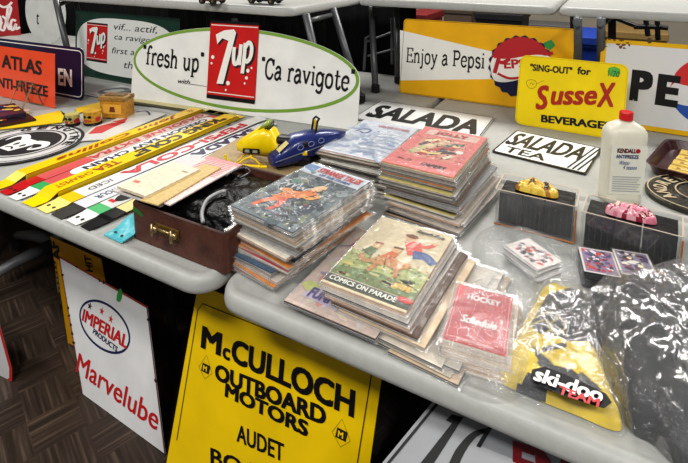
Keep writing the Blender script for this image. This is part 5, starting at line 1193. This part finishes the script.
# ================================================================== yellow jersey bag and black clothing
cen = at(560, 355, 0); oc = [at(x, y, 0) for x, y in ((545, 291), (568, 292), (598, 310), (600, 350), (613, 400), (620, 431), (575, 415), (506, 386), (499, 372), (518, 335))]
out_ = [(p.x-cen.x, p.y-cen.y) for p in oc]
JY, JK, JG = S(236, 204, 22), S(40, 40, 46), S(90, 92, 98)
lp2 = lambda px, py, z=.02: (at(px, py, z).x-cen.x, at(px, py, z).y-cen.y)
def inside(x, y, poly):
    c = False; n = len(poly)
    for i in range(n):
        x1, y1 = poly[i]; x2, y2 = poly[i-1]
        if (y1 > y) != (y2 > y) and x < (x2-x1)*(y-y1)/(y2-y1)+x1: c = not c
    return c
blk = [lp2(*p) for p in ((548, 297), (574, 286), (612, 300), (618, 380), (590, 350), (566, 345), (541, 340), (530, 330))]
blk2 = [lp2(*p) for p in ((511, 378), (540, 372), (536, 360), (545, 362), (556, 372), (580, 372), (606, 396), (612, 408), (575, 392), (545, 392))]
blk2 = [lp2(*p) for p in ((504, 384), (526, 377), (540, 372), (531, 350), (548, 364), (556, 372), (582, 378), (604, 396), (580, 392), (545, 390), (520, 384))]
jersey = heap('hockey_jersey', (cen.x, cen.y, 0), out_, .028, ink_mat('jersey_cloth', .6, 0, .25, 60), 4, .006, 22, p=6, rings=30, per=150,
              colf=lambda x, y: JK if (inside(x, y, blk) or inside(x, y, blk2)) else JY)
tag(jersey, 'folded yellow and black snowmobile team jersey in clear plastic at the table front', 'jersey')
def surf_text(parent, c_, s, bl, br, tl, mat, z, **kw):
    a, b, t_ = [Vector(lp2(*p, z)) for p in (bl, br, tl)]; d = b-a; n = Vector((-d.y, d.x)).normalized()
    return lettering(parent, s, a.x, a.y, d.length, abs((t_-a).dot(n)), mat, z=z, rot=math.degrees(math.atan2(d.y, d.x)), **kw)
zt = .043
K_ = flatm('jersey_print_black', S(24, 24, 28)); Wp = flatm('jersey_print_white', S(236, 236, 232)); Rp = flatm('jersey_print_red', S(190, 34, 40))
m = M(); m.poly([lp2(*p, zt) for p in ((530, 381), (532, 369), (545, 366), (575, 378), (606, 393), (612, 402), (604, 408), (566, 396))], zt-.0008, S(16, 16, 20)); m.build('dark_patch', INK, jersey)
for dx_, mt_, zz in ((0, Wp, zt+.0015),):
    surf_text(jersey, cen, 'ski-doo', (533+dx_, 380+dx_), (603+dx_, 404+dx_), (535+dx_, 366+dx_), mt_, zz, shear=.25, bold=.035)
surf_text(jersey, cen, 'TEAM', (559, 394), (601, 408), (560, 386), Rp, zt+.0022, shear=.2, bold=.035)
GLD = flatm('gold_embroidery', S(190, 170, 90)); m = M()
for pts in (((530, 325), (545, 320), (552, 328), (540, 334), (530, 326)), ((548, 326), (558, 318), (566, 326), (556, 334), (548, 326)), ((536, 318), (548, 312), (560, 316))):
    m.ribbon([lp2(*p, zt) for p in pts], .0022, zt)
m.build('gold_emblem', GLD, jersey); m = M(); m.poly([lp2(*p, zt) for p in ((541, 347), (566, 342), (567, 347), (543, 352))], zt, S(30, 28, 24)); m.build('woven_tag', INK, jersey)
ov = [(x*1.06, y*1.06) for x, y in out_]
o = heap('plastic_bag', (cen.x, cen.y, 0), ov, .047, BAGM, 9, .006, 20, p=6, rings=22, per=110, rim=.002); tag(o, 'crinkled clear bag over the yellow team jersey', 'bag')

cen = at(650, 350, 0); oc = [at(x, y, z) for x, y, z in ((584, 336, 0), (580, 320, 0), (600, 300, 0), (640, 292, 0), (700, 286, 0), (760, 300, 0), (790, 380, 0), (760, 470, 0), (690, 474, 0), (652, 444, 0), (628, 428, 0), (600, 380, 0))]
out_ = [(p.x-cen.x, p.y-cen.y) for p in oc]
CLO = pm('black_quilted_cloth', S(14, 14, 17), .7, var=.4, vs=10, bump=.5, bs=60)
gar = heap('folded_garment', (cen.x, cen.y, 0), out_, .080, CLO, 12, .012, 11, p=3.4, rings=26, per=130); tag(gar, 'bulky black garment folded in clear plastic at the right front', 'clothing')
m = M()
for i in range(40):
    a, b = random.uniform(-.14, .12), random.uniform(-.12, .16)
    if random.random() < .5: a, b = random.gauss(-.02, .05), random.gauss(.10, .03)
    m.blob(a, b, random.uniform(.002, .006), .0015, .112+random.uniform(-.006, .002), random.choice([S(170, 170, 175), S(120, 120, 124), S(190, 120, 90)]), rot=random.random()*3, n=6)
ov = [(x*1.05, y*1.05) for x, y in out_]
o = heap('clothing_bag', (cen.x, cen.y, 0), ov,   .098, GARM, 13, .012, 13, p=3.6, rings=34, per=170, rim=.002); tag(o, 'large crumpled clear plastic bag over the black garment', 'bag')

# ================================================================== dark places behind and below
SK = pm('black_cloth', S(16, 16, 18), .9, var=.3, vs=6)
m = M(); rr1 = []; rr0 = []; NX = 120
for i in range(NX+1):
    x = -5.0+(5.0-.97)*i/NX; y = 2.62+.018*math.sin(i*.9)+.008*math.sin(i*2.3); rr0.append((x, y+.01, .25)); rr1.append((x, y, 1.14))
m.add(rr0+rr1, [(i, i+1, NX+2+i, NX+1+i) for i in range(NX)]); 
o = m.build('table_skirt', SK); tag(o, 'black cloth skirt hanging behind the raised tables on the left', 'cloth')
# step stool frame seen under the raised tables
GS = pm('dull_grey_metal', S(120, 122, 124), .4, metal=.5)
root = empty('step_stool', 'grey metal step stool standing dark under the raised tables', 'stool', zrot(-1.19, 2.47, TT, 0))
def sp(px, py, y=2.50): v = aty(px, py, y); return Vector((v.x+1.19, v.y-2.47, v.z-TT))
for pts in (((364, 70), (366, 38), (372, 34)), ((392, 64), (392, 18))):
    m = M(); m.tube([sp(*p) for p in pts], .009, 8); m.build('upright', GS, root)
for pts in (((366, 42), (398, 30)), ((368, 56), (398, 48))):
    m = M(); m.tube([sp(*p) for p in pts], .007, 8); m.build('rung', GS, root)
# storage beyond the right hand raised tables
def crate(name, px0, px1, ptop, y, dep, col, label, cat, zb=None):
    a, b = aty(px0, ptop, y), aty(px1, ptop, y); h0 = a.z; root = empty(name, label, cat, zrot(a.x, y, 0, 0)); w = b.x-a.x
    m = M(); m.bbox(0, w, 0, dep, 0.001, h0, .01, col); m.build('body', PAPER, root); q = M(); q.bbox(-.01, w+.01, -.01, dep+.01, h0-.05, h0+.004, .006, tuple(c*.8 for c in col[:3])+(1,)); q.build('lid', PAPER, root); return root
crate('storage_bin', 578, 600, 37, 3.6, .5, S(30, 70, 170), 'blue plastic bin on the floor beyond the raised tables', 'bin')
crate('cardboard_box', 606, 668, 31, 4.2, .5, S(150, 122, 70), 'tan cardboard box on the floor beyond the white cola sign', 'box')
crate('cardboard_box', 444, 472, 8, 4.6, .4, S(86, 72, 60), 'dull brown box stacked tall beyond the bottle cap sign', 'box')
crate('storage_chest', 476, 522, 13, 4.0, .4, S(24, 24, 26), 'black trunk standing on the floor beyond the bottle cap sign', 'trunk')
crate('cardboard_box', 404, 426, 14, 3.4, .4, S(130, 34, 36), 'dark red box behind the left top corner of the bottle cap sign', 'box')
crate('folded_banner', 526, 572, 24, 4.8, .3, S(112, 110, 108), 'grey folded banner lying beyond the bottle cap sign', 'banner')
root = empty('folding_chair', 'black metal folding chair seen beyond the white cola sign', 'chair', zrot(.3, 3.4, 0, 0))
BK = pm('black_metal', S(20, 20, 20), .4)
for pts, nm in ((((610, 16), (636, 26), (668, 28)), 'back_rail'), (((657, 14), (658, 40)), 'leg'), (((645, 14), (648, 36)), 'leg'), (((634, 27), (662, 27)), 'seat_rail')):
    m = M(); m.tube([Vector((v.x-.3, v.y-3.4, v.z)) for v in [aty(*p, 3.4) for p in pts]], .014, 8); m.build(nm, BK, root)
# toys on the raised table at the top edge
for px, lab, col, L_ in ((258, 'black toy truck with chrome wheels on the raised table edge', S(20, 20, 22), .15), (204, 'brown toy tractor on the raised table edge', S(90, 60, 40), .09)):
    p = at(px, 4.5, ZT-TT); root = empty('toy_truck', lab, 'toy', zrot(p.x, p.y+.05, ZT, .1))
    m = M(); m.bbox(-L_/2, L_/2, -.03, .03, .012, .04, .004, col); m.bbox(-L_/2, -L_*.1, -.028, .028, .04, .07, .004, col); m.build('toy_body', INK, root)
    for x in (-L_*.32, L_*.32):
        for y in (-.031, .031):
            m = M(); m.tube([(x, y-.006, .014), (x, y+.006, .014)], .014, 14); wh = m.build('wheel', M_RUBBER, root); q = M(); q.tube([(x, y-.0075, .014), (x, y+.0075, .014)], .006, 10); q.build('hubcap', BR, wh)
# swivel chair base and castors in the dark under the left table
root = empty('swivel_chair', 'grey five armed swivel chair base on castors in shadow under the left table', 'chair', zrot(-2.10, 1.19, 0, 0))
GA = pm('dull_cast_aluminium', S(120, 120, 122), .5, metal=.3)
m = M(); m.lathe([(.03, .09), (.035, .1), (.035, .15), (.02, .16), (.02, .42)], 16); m.build('column', GA, root, smooth=True)
m = M(); m.bbox(-.22, .22, -.22, .22, .42, .47, .03); m.build('seat', SK, root)
for k in range(5):
    a = 2*PI*k/5-.55; c_, s_ = math.cos(a), math.sin(a); m = M(); m.tube([(c_*.03, s_*.03, .12), (c_*.18, s_*.18, .105), (c_*.31, s_*.31, .075)], [.028, .024, .018], 10); ar = m.build('arm', GA, root, smooth=True)
    q = M(); tx, ty = -s_*.012, c_*.012; q.tube([(c_*.31-tx, s_*.31-ty, .027), (c_*.31+tx, s_*.31+ty, .027)], .026, 14); q.build('castor', M_RUBBER, ar)
# dark crate and motor shapes under the front tables
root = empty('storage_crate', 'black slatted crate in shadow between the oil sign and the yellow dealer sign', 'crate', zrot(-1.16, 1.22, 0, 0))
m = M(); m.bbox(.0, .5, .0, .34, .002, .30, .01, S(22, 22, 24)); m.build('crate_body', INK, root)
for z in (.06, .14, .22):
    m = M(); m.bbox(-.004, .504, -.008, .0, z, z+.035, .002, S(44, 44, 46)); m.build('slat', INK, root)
# ------------------------------------------------------------------ light
w = bpy.data.worlds.new('world'); scn.world = w; w.use_nodes = True
w.node_tree.nodes['Background'].inputs['Color'].default_value = (0.93, 0.96, 1.0, 1); w.node_tree.nodes['Background'].inputs['Strength'].default_value = 0.15
def area(x, y, z, sx, sy, e, col=(1, .98, .95), rz=0.0, rx=0.0):
    l = bpy.data.lights.new('ceiling_tube_light', 'AREA'); l.shape = 'RECTANGLE'; l.size = sx; l.size_y = sy; l.energy = e; l.color = col
    o = bpy.data.objects.new('ceiling_tube_light', l); COL.objects.link(o); o.location = (x, y, z); o.rotation_euler = (rx, 0, rz); return o
for x, y in ((-3.2, -.6), (-.6, -1.1), (1.8, -.6), (-3.2, 3.2), (-.6, 3.2), (1.8, 3.2)):
    area(x, y, 3.12, 1.3, .35, 60)
scn.view_settings.view_transform = 'Standard'; scn.view_settings.exposure = 0.0
try: scn.view_settings.look = 'Medium High Contrast'
except Exception as e: print('look', e)
scn.cycles.use_denoising = True
scn.cycles.transparent_max_bounces = 24; scn.cycles.max_bounces = 8
